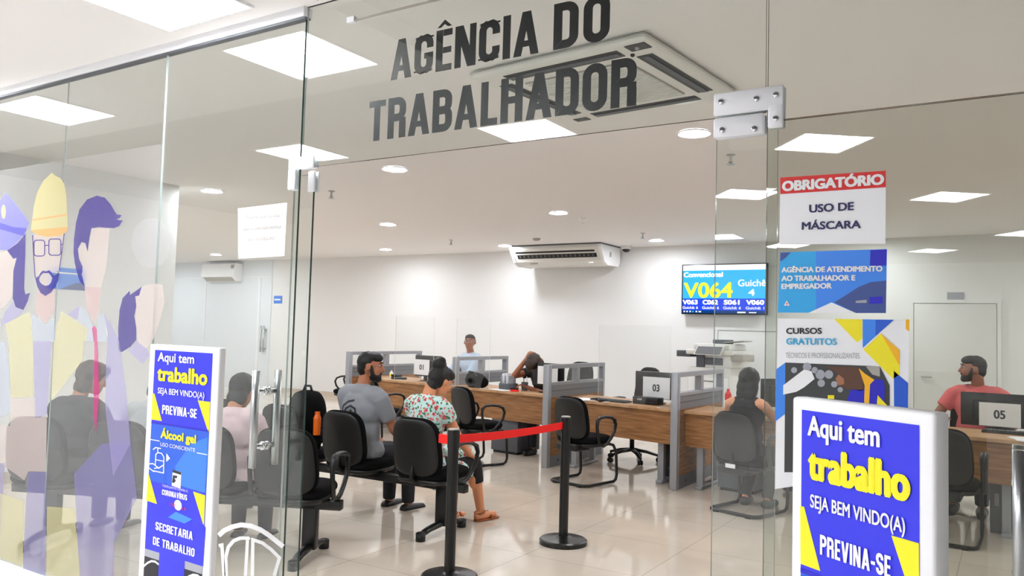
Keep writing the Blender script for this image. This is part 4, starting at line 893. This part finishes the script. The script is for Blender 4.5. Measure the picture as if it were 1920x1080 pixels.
# copier
r = empty('photocopier', (-3.62, 11.45, 0), R(-8), 'white and dark photocopier standing against the back wall under the screen', 'photocopier')
b = MB(); b.box((-.33, -.33, .05), (.33, .33, 1.02), 'offwhite', .02); b.build('body', r)
for i in range(3):
    b = MB(); b.box((-.30, -.345, .12 + i * .26), (.30, -.33, .36 + i * .26), 'white', .004); d_ = b.build('drawer', r); b = MB(); b.box((-.1, -.352, .30 + i * .26), (.1, -.345, .32 + i * .26), 'vent'); b.build('handle', d_)
b = MB(); b.box((-.20, -.30, 1.02), (-.08, .3, 1.20), 'greydark'); b.box((-.08, -.28, 1.02), (.33, .32, 1.20), 'offwhite', .01); b.box((-.08, -.29, 1.06), (.2, -.27, 1.16), 'greydark'); b.build('output_bay', r)
b = MB(); b.box((-.36, -.32, 1.20), (.36, .34, 1.27), 'offwhite', .015); b.box((-.52, -.30, 1.16), (-.30, .1, 1.25), 'greydark', .01); b.box((.30, -.28, 1.12), (.50, .1, 1.22), 'ventgrey', .01); b.build('scanner_bed', r)
b = MB(); b.box((-.26, -.28, 1.27), (.30, .30, 1.36), 'offwhite', .02); b.box((-.05, -.1, 1.36), (.14, .2, 1.42), 'greydark', .012); b.prism([(.1, -.1, 1.37), (.42, -.1, 1.40), (.42, -.1, 1.415), (.1, -.1, 1.385)], (0, .3, 0), 'ventgrey'); b.build('document_feeder', r)
b = MB(); b.prism([(-.20, -.40, 1.20), (.22, -.40, 1.20), (.25, -.33, 1.33), (-.17, -.33, 1.33)], (0, .02, .006), 'offwhite'); b.prism([(-.17, -.398, 1.215), (.20, -.398, 1.215), (.22, -.342, 1.315), (-.15, -.342, 1.315)], (0, -.006, .003), 'greypanel'); b.build('control_panel', r)
for sx in (-1, 1):
    b = MB(); b.tube([(sx * .27, -.26, .0), (sx * .27, -.26, .05)], .03, 'plastic', 12); b.tube([(sx * .27, .26, .0), (sx * .27, .26, .05)], .03, 'plastic', 12); b.build('caster', r)

# ------------------------------------------------------------------ queue barrier
def barrier_post(loc, label, rz):
    r = empty('barrier_post', loc, rz, label, 'barrier post', 'belt barrier posts')
    b = MB(); b.lathe([(.165, 0), (.165, .028), (.155, .036), (.06, .048), (.036, .055)], 'blackmetal', 48); b.build('base', r)
    b = MB(); b.lathe([(.032, .05), (.032, .80)], 'blackmetal', 28, cap=False); b.build('pole', r)
    b = MB(); b.lathe([(.036, .765), (.036, .862), (.034, .868)], 'plastic', 28); b.build('belt_head', r)
    b = MB(); b.lathe([(.033, .868), (.031, .874)], 'ventgrey', 28); b.build('cap', r); return r
pA, pB = Vector((-2.785, 3.84, 0)), Vector((-2.645, 4.97, 0))
barrier_post(pA, 'black barrier post nearest the entrance, its base cut by the picture edge', 0)
barrier_post(pB, 'black barrier post standing on a round base in front of the desk 03 chair', 0)
d = (pB - pA).normalized(); n_ = Vector((-d.y, d.x, 0))
b = MB(); a0 = pA + d * .036; a1 = pB - d * .036; k = 10; top = []
for i in range(k):
    t0, t1 = i / k, (i + 1) / k; sag = lambda t: -.012 * 4 * t * (1 - t)
    p0, p1 = a0.lerp(a1, t0), a0.lerp(a1, t1)
    b.prism([p0 + Vector((0, 0, .787 + sag(t0))), p1 + Vector((0, 0, .787 + sag(t1))), p1 + Vector((0, 0, .836 + sag(t1))), p0 + Vector((0, 0, .836 + sag(t0)))], n_ * .002, 'red')
e0 = pA + Vector((-.036, -.012, 0)); b.box((e0.x - .055, e0.y - .012, .785), (e0.x + .022, e0.y + .004, .836), 'red')
tag(b.build('barrier_belt'), 'red belt stretched between the two black barrier posts', 'belt')
# ------------------------------------------------------------------ people
def ico(sub=2):
    t = bmesh.new(); bmesh.ops.create_icosphere(t, subdivisions=sub, radius=1); P = [v.co.copy() for v in t.verts]; t.free(); return P
ICO = ico(2)
def hull(bm, pts):
    t = bmesh.new(); vs = [t.verts.new(p) for p in pts]
    r_ = bmesh.ops.convex_hull(t, input=vs); bmesh.ops.delete(t, geom=[g for g in r_['geom_interior'] if isinstance(g, bmesh.types.BMVert)], context='VERTS')
    t.verts.index_update(); mp = {v.index: bm.verts.new(v.co) for v in t.verts}
    for f in t.faces: bm.faces.new([mp[v.index] for v in f.verts])
    t.free()
def E_(c, r, rot=None): return ('e', Vector(c), r if isinstance(r, tuple) else (r, r, r), rot or Matrix())
def K_(a, b, ra, rb): return ('k', Vector(a), Vector(b), ra, rb)
def F_(a, b, ra, rb): return ('f', Vector(a), Vector(b), ra, rb)     # flat-ended cone
def xf(pr, mx):
    q = mx.to_3x3()
    if pr[0] == 'e': return ('e', mx @ pr[1], pr[2], q.to_4x4() @ pr[3])
    return (pr[0], mx @ pr[1], mx @ pr[2], pr[3], pr[4])
def blob(name, prims, m, parent=None, voxel=.009, inflate=0.0, smooth=4, cut=None):
    bm = bmesh.new()
    for p in prims:
        if p[0] == 'e': hull(bm, [p[1] + p[3].to_3x3() @ Vector((v.x * (p[2][0] + inflate), v.y * (p[2][1] + inflate), v.z * (p[2][2] + inflate))) for v in ICO])
        elif p[0] == 'k': hull(bm, [p[1] + v * (p[3] + inflate) for v in ICO] + [p[2] + v * (p[4] + inflate) for v in ICO])
        else:
            d = (p[2] - p[1]).normalized(); a = d.orthogonal().normalized(); c = d.cross(a); P = []
            for j in range(20):
                t = math.pi * j / 10; e = a * math.cos(t) + c * math.sin(t); P += [p[1] + e * (p[3] + inflate), p[2] + e * (p[4] + inflate)]
            hull(bm, P)
    me = bpy.data.meshes.new(name); bm.to_mesh(me); bm.free()
    o = bpy.data.objects.new(name, me); C.objects.link(o)
    md = o.modifiers.new('r', 'REMESH'); md.mode = 'VOXEL'; md.voxel_size = voxel
    if smooth: s_ = o.modifiers.new('s', 'SMOOTH'); s_.factor = .5; s_.iterations = smooth
    me2 = bpy.data.meshes.new_from_object(o.evaluated_get(bpy.context.evaluated_depsgraph_get()))
    bpy.data.objects.remove(o); bpy.data.meshes.remove(me)
    me2.name = name; me2.materials.clear(); me2.materials.append(M[m] if isinstance(m, str) else m)
    if cut:
        bm = bmesh.new(); bm.from_mesh(me2); bmesh.ops.delete(bm, geom=[v for v in bm.verts if cut(v.co)], context='VERTS'); bm.to_mesh(me2); bm.free()
    me2.polygons.foreach_set('use_smooth', [True] * len(me2.polygons))
    o = bpy.data.objects.new(name, me2); C.objects.link(o)
    if parent: o.parent = parent
    return o
def ik(S, W, l1, l2, pole):
    d = W - S; L = min(d.length, (l1 + l2) * .995); d.normalize(); W = S + d * L
    a = (l1 * l1 - l2 * l2 + L * L) / (2 * L); h = math.sqrt(max(0, l1 * l1 - a * a))
    p = pole - d * pole.dot(d); p.normalize(); return S + d * a + p * h, W
def hand(W, d, palm, thumb, curl=.5):
    """wrist, pointing direction, palm normal, thumb side"""
    d = d.normalized(); palm = (palm - d * palm.dot(d)).normalized(); s = palm.cross(d); s = s if s.dot(thumb) > 0 else -s
    P = []; k = W + d * .085
    for t in (-.027, -.009, .009, .027): P.append(K_(W + s * t * .6 + d * .012, k + s * t, .014, .0115))
    for i, (t, L) in enumerate(((.030, .070), (.010, .080), (-.010, .074), (-.030, .058))):
        a = k + s * t; c = curl * (1 + .15 * i); e1 = (d * math.cos(c) + palm * math.sin(c)); e2 = (d * math.cos(2.1 * c) + palm * math.sin(2.1 * c)); e1 += s * (.06 * (1.5 - i))
        m1 = a + e1 * L * .5; m2 = m1 + e2 * L * .5; P += [K_(a, m1, .0098, .009), K_(m1, m2, .009, .0078)]
    tb = W + d * .03 + s * .026; t1 = tb + (d * .55 + s * .7 + palm * .35).normalized() * .042; t2 = t1 + (d * .9 + s * .15 + palm * .4).normalized() * .032
    P += [K_(tb, t1, .0125, .0105), K_(t1, t2, .0105, .0085)]; return P
def skin(name, rgb): return mat(name, rgb, .5, spec=.4)
def person(label, loc, rz, sc=1.0, lean=0, twist=0, head=(0, 0, 0), hands=((-.16, .34, .62), (.16, .34, .62)), pole=((-.6, -.5, -.6), (.6, -.5, -.6)), skincol=(183, 126, 95), top=None, sleeve=.6, bottom=None, short_leg=1.0,
           hair=None, beard=None, shoes='plastic', knee_y=.44, foot_dy=0, legs=True, curl=.5, voxel=.009, chest_w=1.0, palm=((0, 0, -1), (0, 0, -1)), glasses=False, feet=None, dress=False, belly=0, strap=None):
    root = empty('person', loc, rz, label, 'person')
    if sc != 1: root.scale = (sc,) * 3
    sk = skin('skin tone', skincol)
    hip = Vector((0, 0, .52)); UP = TR(hip) @ Matrix.Rotation(R(-lean), 4, 'X') @ Matrix.Rotation(R(twist), 4, 'Z') @ TR(-hip)
    nb = Vector((0, -.035, 1.08)); HD = UP @ TR(nb) @ Matrix.Rotation(R(head[0]), 4, 'Z') @ Matrix.Rotation(R(-head[1]), 4, 'X') @ Matrix.Rotation(R(head[2]), 4, 'Y') @ TR(-nb)
    cw = chest_w
    pelvis = [E_((0, 0, .55), (.175 * cw, .125, .115)), E_((0, -.07, .53), (.17 * cw, .09, .09))]
    torso = [E_((0, -.02, .70), (.150 * cw + belly * .3, .105 + belly, .17)), E_((0, -.035, .90), (.168 * cw, .112, .17)), K_((-.135 * cw, -.045, 1.005), (.135 * cw, -.045, 1.005), .062, .062), E_((0, -.05, 1.03), (.10, .07, .055))]
    neck = [K_((0, -.048, 1.03), (0, -.022, 1.15), .057, .052)]
    hc = Vector((0, .005, 1.232))
    hd = [E_(hc + Vector((0, -.012, .012)), (.076, .093, .102)), E_(hc + Vector((0, .035, -.045)), (.060, .058, .068)), E_(hc + Vector((0, .062, -.092)), (.030, .026, .022)), K_(hc + Vector((0, .088, .012)), hc + Vector((0, .108, -.028)), .009, .014),
          E_(hc + Vector((0, .080, .030)), (.052, .016, .012)), E_(hc + Vector((0, .084, -.062)), (.024, .012, .007)), E_(hc + Vector((0, .083, -.073)), (.020, .011, .007)), E_(hc + Vector((.04, .062, -.02)), (.018, .02, .018)), E_(hc + Vector((-.04, .062, -.02)), (.018, .02, .018))]
    for s in (-1, 1): hd.append(E_(hc + Vector((s * .079, -.008, -.01)), (.010, .020, .032))); hd.append(E_(hc + Vector((s * .082, -.016, -.004)), (.010, .014, .024)))
    torsoU = [xf(p, UP) for p in torso + neck]; headU = [xf(p, HD) for p in hd]
    arms = []; sleeves = []; hnd = []
    for i, s in enumerate((-1, 1)):
        S = UP @ Vector((s * .175 * cw, -.045, .995)); W = Vector(hands[i]); El, W = ik(S, W, .285, .255, Vector(pole[i]))
        arms += [K_(S, El, .050, .040), K_(El, W, .041, .027)]
        if sleeve > 0:
            Q = S.lerp(El, min(1, sleeve)); sleeves.append(K_(S, S.lerp(El, .15), .050, .05)); sleeves.append(F_(S, Q, .056, .056 - .008 * min(1, sleeve)))
            if sleeve > 1: sleeves += [K_(El, El.lerp(W, .05), .043, .043), F_(El, El.lerp(W, sleeve - 1), .043, .034)]
        dr = (W - El); hnd += hand(W, dr, Vector(palm[i]), Vector((-s, .3, .2)), curl)
    lg = []; trou = list(pelvis); shoe = []
    for i, s in enumerate((-1, 1)):
        H_ = Vector((s * .09, .0, .53)); Kn = Vector((s * .105, knee_y, .51)); An = Vector((s * .11, knee_y + foot_dy, .09))
        if feet: Kn = Vector(feet[i][0]); An = Vector(feet[i][1])
        Toe = An + Vector((s * .02, .15, -.055)); He = An + Vector((0, -.035, -.05))
        lg += [K_(H_, Kn, .083, .058), K_(Kn, An, .056, .037), K_(He, Toe, .034, .026), E_(Kn.lerp(An, .3) + Vector((0, -.02, 0)), (.05, .055, .10))]
        trou += [F_(H_, Kn, .083, .060), K_(H_, H_.lerp(Kn, .2), .083, .08), K_(Kn.lerp(H_, .05), Kn, .058, .056), F_(Kn, Kn.lerp(An, short_leg), .058, .056 - .014 * short_leg)]
        shoe += [K_(He, He + Vector((0, .05, .0)), .042, .042), K_(He + Vector((0, .05, -.002)), Toe, .041, .031)]
    body = blob('body', pelvis + torsoU + headU + arms + hnd + (lg if legs else []), sk, root, voxel, 0, 3)
    if top: blob('shirt', ([E_((0, 0, .57), (.186 * cw, .138, .11)), E_((0, -.06, .54), (.178 * cw, .098, .09))] if not dress else pelvis + [E_((0, .2, .5), (.20, .24, .10)), F_((0, .1, .5), (0, .44, .49), .17, .15)]) + (torsoU[:4] if sleeve > 0 else torsoU[:2] + [xf(K_((-.10, -.045, .95), (-.085, -.048, 1.03), .055, .036), UP), xf(K_((.10, -.045, .95), (.085, -.048, 1.03), .055, .036), UP), xf(E_((0, -.06, .97), (.13, .075, .09)), UP)]) + sleeves, top, root, .011, .015, 5)
    if bottom and legs: blob('trousers', trou, bottom, root, .011, .011, 3)
    if shoes and legs: blob('shoes', shoe, shoes, root, .009, .005, 2)
    # eyes and brows
    b = MB()
    for s in (-1, 1): b.ball(HD @ (hc + Vector((s * .032, .0725, .010))), .0098, 'ink_grey', 12); b.ball(HD @ (hc + Vector((s * .032, .0795, .009))), .0052, 'ink', 10)
    b.build('eyes', root)
    if hair:
        kind, hm = hair; HP = {
            'short': [E_(hc + Vector((0, -.030, .030)), (.082, .090, .092)), E_(hc + Vector((0, .012, .070)), (.074, .084, .050)), E_(hc + Vector((0, -.055, -.02)), (.066, .058, .07))],
            'crop': [E_(hc + Vector((0, -.008, .060)), (.074, .082, .054)), E_(hc + Vector((0, -.034, .026)), (.079, .082, .086)), E_(hc + Vector((0, -.058, -.015)), (.060, .048, .06))],
            'bun': [E_(hc + Vector((0, -.034, .022)), (.090, .098, .108)), E_(hc + Vector((0, .012, .07)), (.078, .088, .055)), E_(hc + Vector((0, -.088, .098)), (.066, .062, .062)), E_(hc + Vector((.028, -.10, .135)), (.034, .034, .03)), E_(hc + Vector((-.03, -.095, .13)), (.034, .034, .032)), E_(hc + Vector((0, -.06, -.07)), (.06, .05, .055))],
            'long': [E_(hc + Vector((0, -.034, .022)), (.104, .106, .110)), E_(hc + Vector((0, -.055, -.07)), (.112, .075, .14)), E_(hc + Vector((0, -.078, -.13)), (.105, .048, .10)), E_(hc + Vector((.066, -.025, -.07)), (.024, .045, .10)), E_(hc + Vector((-.066, -.025, -.07)), (.024, .045, .10))],
            'full': [E_(hc + Vector((0, -.030, .030)), (.096, .104, .108)), E_(hc + Vector((0, .015, .075)), (.088, .095, .058)), E_(hc + Vector((0, -.05, -.07)), (.085, .06, .08))]}[kind]
        blob('hair', [xf(p, HD) for p in HP], hm, root, .008, 0, 2)
    if beard:
        BP = [E_(hc + Vector((0, .040, -.078)), (.056, .055, .044)), E_(hc + Vector((0, .070, -.098)), (.034, .028, .028))]
        for s in (-1, 1): BP += [K_(hc + Vector((s * .068, .012, .0)), hc + Vector((s * .058, .030, -.07)), .012, .018)]
        BP += [K_(hc + Vector((-.026, .092, -.050)), hc + Vector((.026, .092, -.050)), .006, .006)]
        blob('beard', [xf(p, HD) for p in BP], beard, root, .006, .001, 2)
    b = MB()
    for s in (-1, 1): b.tube([HD @ (hc + Vector((s * .016, .092, .034))), HD @ (hc + Vector((s * .034, .089, .039))), HD @ (hc + Vector((s * .052, .078, .033)))], .0045, hair[1] if hair else 'ink', 6)
    b.build('eyebrows', root)
    if glasses:
        b = MB()
        for s in (-1, 1):
            b.tube([HD @ (hc + Vector((s * .034 + .021 * math.cos(t), .100 - .10 * abs(.021 * math.cos(t)), .006 + .016 * math.sin(t)))) for t in [k * math.pi / 8 for k in range(16)]], .002, 'ventgrey', 6, closed=True)
            b.tube([HD @ (hc + Vector((s * .056, .096, .010))), HD @ (hc + Vector((s * .082, .0, .008)))], .002, 'ventgrey', 6)
        b.tube([HD @ (hc + Vector((-.012, .102, .01))), HD @ (hc + Vector((.012, .102, .01)))], .002, 'ventgrey', 6); b.build('glasses', root)
    return root, UP, HD, hc
HB = mat('black hair', (14, 13, 14), .55, bump=.4, bscale=180); HBR = mat('dark brown hair', (58, 42, 32), .6, bump=.4, bscale=180); HG = mat('cropped grey hair', (48, 46, 46), .8)
TEE = mat('grey jersey', (150, 153, 160), .9, bump=.3, bscale=120); DEN = mat('dark denim', (30, 31, 38), .85); BLK = mat('black cloth', (26, 26, 28), .9); FLO = floral('floral cotton'); SAN = mat('tan leather', (168, 92, 46), .6)
PBL = mat('pale blue cotton', (196, 212, 230), .85); PNK = mat('coral pink jersey', (232, 112, 112), .85); DKG = mat('charcoal jersey', (52, 52, 54), .9); LGR = mat('light grey shirt', (176, 178, 180), .9); PPK = mat('pale pink shirt', (214, 188, 192), .9); OLV = mat('dark olive top', (46, 44, 38), .9)
BRN = (138, 92, 66)
# bearded man in the grey T-shirt
g, UPm, HDm, hc = person('bearded man in grey T-shirt seated on the middle bench, face turned right', (-4.28, 4.70, -.035), R(-4), .965, lean=3, head=(-52, 2, 0), hands=((-.15, .30, .62), (.17, .31, .60)), skincol=(183, 119, 87), top=TEE, sleeve=.72, bottom=DEN, hair=('short', HB), beard=HB, voxel=.008, chest_w=1.12)
sh = [c for c in g.children if c.name.startswith('shirt')][0]
sh.data.calc_loop_triangles(); bvh = BVHTree.FromPolygons([v.co for v in sh.data.vertices], [p.vertices for p in sh.data.polygons])
def decal(name, paths, wid, m, lift=.004, c0=(0, .86)):
    b = MB()
    for pth in paths:
        fine = []
        for i in range(len(pth) - 1):
            for k in range(5): fine.append(Vector(pth[i]).lerp(Vector(pth[i + 1]), k / 5))
        fine.append(Vector(pth[-1]))
        for qd in stroke(fine, wid):
            P = []
            for p_ in qd:
                h = bvh.ray_cast(Vector((c0[0] + p_.x, -1, c0[1] + p_.y)), Vector((0, 1, 0)))
                if h[0] is not None: P.append(h[0] + Vector((0, -lift, 0)))
            if len(P) == 4: b.poly(P, m)
    return b.build(name, g)
decal('shirt_print', [[(-.13, .0), (-.10, .055), (-.04, .09), (.03, .105)], [(-.09, .0), (-.06, .035), (0, .06), (.045, .04), (.05, -.01), (.03, -.06)], [(-.03, .0), (.005, .025), (.02, 0)]], .017, 'ink')['label'] = 'black curved print'
decal('shirt_print', [[(-.12, -.05), (-.05, -.035), (.04, -.055)]], .04, 'cyan', .003)['label'] = 'blue stripe print'
# woman in the floral dress
g, U2, H2, _ = person('woman with black hair bun in white floral dress, head bowed, seated on the middle bench', (-3.67, 4.72, -.035), R(-8), .925, lean=5, head=(-8, 24, 4), hands=((-.10, .36, .66), (.16, .34, .60)), skincol=(226, 153, 112), top=FLO, sleeve=.42, bottom=BLK, short_leg=.42, hair=('bun', HB), shoes=None, dress=True, voxel=.008, chest_w=1.06,
                      feet=(((-.10, .44, .51), (-.09, .42, .09)), ((.115, .44, .51), (.15, .50, .13))))
for s, (ax, ay, az) in ((-1, (-.09, .42, .09)), (1, (.15, .50, .13))):
    b = MB()
    b.tube([(ax - .0, ay - .05, az - .085), (ax + s * .01, ay + .08, az - .085), (ax + s * .02, ay + .19, az - .083)], .04, SAN, 14, rs=[(.034, .010), (.04, .009), (.034, .008)])
    b.tube([(ax - .045, ay + .09, az - .07), (ax, ay + .09, az - .028), (ax + .055, ay + .09, az - .07)], .012, SAN, 8); b.tube([(ax + .04 * math.cos(t), ay - .005 + .045 * math.sin(t), az - .02 + .01 * math.sin(t)) for t in [k * math.pi / 8 for k in range(16)]], .008, SAN, 8, closed=True)
    b.tube([(ax, ay - .048, az - .08), (ax, ay - .045, az - .02)], .02, SAN, 8, rs=[(.03, .008), (.02, .006)])
    b.build('sandal', g)['label'] = 'tan leather sandal'
# attendants
person('man in pale blue shirt and glasses behind the glazed desk screen', (-6.62, 9.45, .055), R(160), 1.0, head=(42, -2, 0), lean=2, hands=((-.20, .40, .74), (.20, .40, .74)), skincol=(170, 107, 75), top=PBL, sleeve=1.9, bottom=DEN, hair=('crop', HG), glasses=True)
person('attendant bent over the second desk, head resting on one raised hand', (-4.90, 8.72, 0), R(172), .98, lean=20, head=(6, 44, 0), hands=((.05, .36, .80), (.10, .34, 1.14)), pole=((-.6, -.3, -.6), (.55, .3, -.8)), palm=((0, 0, -1), (0, -1, 0)), skincol=(161, 102, 73), top=OLV, sleeve=.5, bottom=DEN, hair=('full', HBR))
person('long-haired woman in black sleeveless top seen from behind at the right desk', (-1.93, 6.90, -.005), R(-8), .89, lean=5, head=(-4, 2, 0), hands=((-.20, .44, .76), (.20, .44, .76)), skincol=(226, 158, 122), top=BLK, sleeve=0, bottom=BLK, hair=('long', HB), shoes='plastic', foot_dy=-.2)
person('attendant half hidden behind the course poster, one bare forearm showing', (-1.70, 8.55, 0), R(178), .98, lean=8, head=(10, 12, 0), hands=((-.18, .34, .80), (.20, .40, .80)), skincol=(214, 151, 119), top=DKG, sleeve=.5, bottom=DEN, hair=('full', HBR))
person('bearded man in coral pink shirt seated behind the monitor numbered 05', (-.28, 8.38, .0), R(172), 1.0, lean=0, head=(-72, 0, 0), hands=((-.16, .28, .80), (.24, .26, .80)), skincol=(170, 112, 85), top=PNK, sleeve=.55, bottom=DEN, hair=('short', HB), beard=HB, chest_w=1.1)
# people on the bench behind the mural
person('person in charcoal top seated behind the mural glass, leftmost of the front bench', (-5.30, 3.02, -.035), R(20), .90, lean=7, head=(-30, 12, 0), hands=((-.12, .34, .66), (.14, .34, .66)), skincol=(183, 126, 95), top=DKG, sleeve=.6, bottom=DEN, hair=('full', HBR), voxel=.010)
person('person in light grey shirt seated on the front bench, half behind the left totem', (-4.80, 3.24, -.035), R(24), .89, lean=7, head=(-10, 14, 0), hands=((-.12, .34, .66), (.14, .34, .66)), skincol=(183, 126, 95), top=LGR, sleeve=.6, bottom=DEN, hair=('full', HB), voxel=.010)
person('dark-haired person in pale pink shirt on the front bench, just right of the left totem', (-4.28, 3.46, -.035), R(26), .87, lean=8, head=(-8, 16, 0), hands=((-.14, .30, .64), (.26, .30, .52)), skincol=(183, 126, 95), top=PPK, sleeve=.55, bottom=DEN, hair=('full', HB), voxel=.010)
# backpack on the middle bench
r = empty('backpack', (-4.83, 4.62, .47), R(0), 'black backpack with an orange bottle, standing on the middle bench beside the man', 'backpack')
b = MB(); add_pad(b, .34, .27, .46, .20, TR((0, .02, .235)), 'fabric', 3.0); b.build('body', r)
b = MB(); add_pad(b, .26, .24, .22, .07, TR((0, -.09, .15)), 'fabric', 3.0); b.build('front_pocket', r)
b = MB(); b.tube([(-.05, .02, .45), (-.03, .02, .50), (.03, .02, .50), (.05, .02, .45)], .01, 'plastic', 8); b.build('carry_handle', r)
b = MB(); b.tube([(.165, -.02, .02), (.19, -.02, .16)], .03, 'fabric', 12); b.build('side_pocket', r)
b = MB(); b.lathe([(.028, 0), (.03, .13), (.02, .16), (.02, .18), (0, .182)], 'orange', 18); tag(b.build('bottle', loc=(-4.64, 4.57, .60)), 'orange bottle tucked in the side of the black backpack', 'bottle')
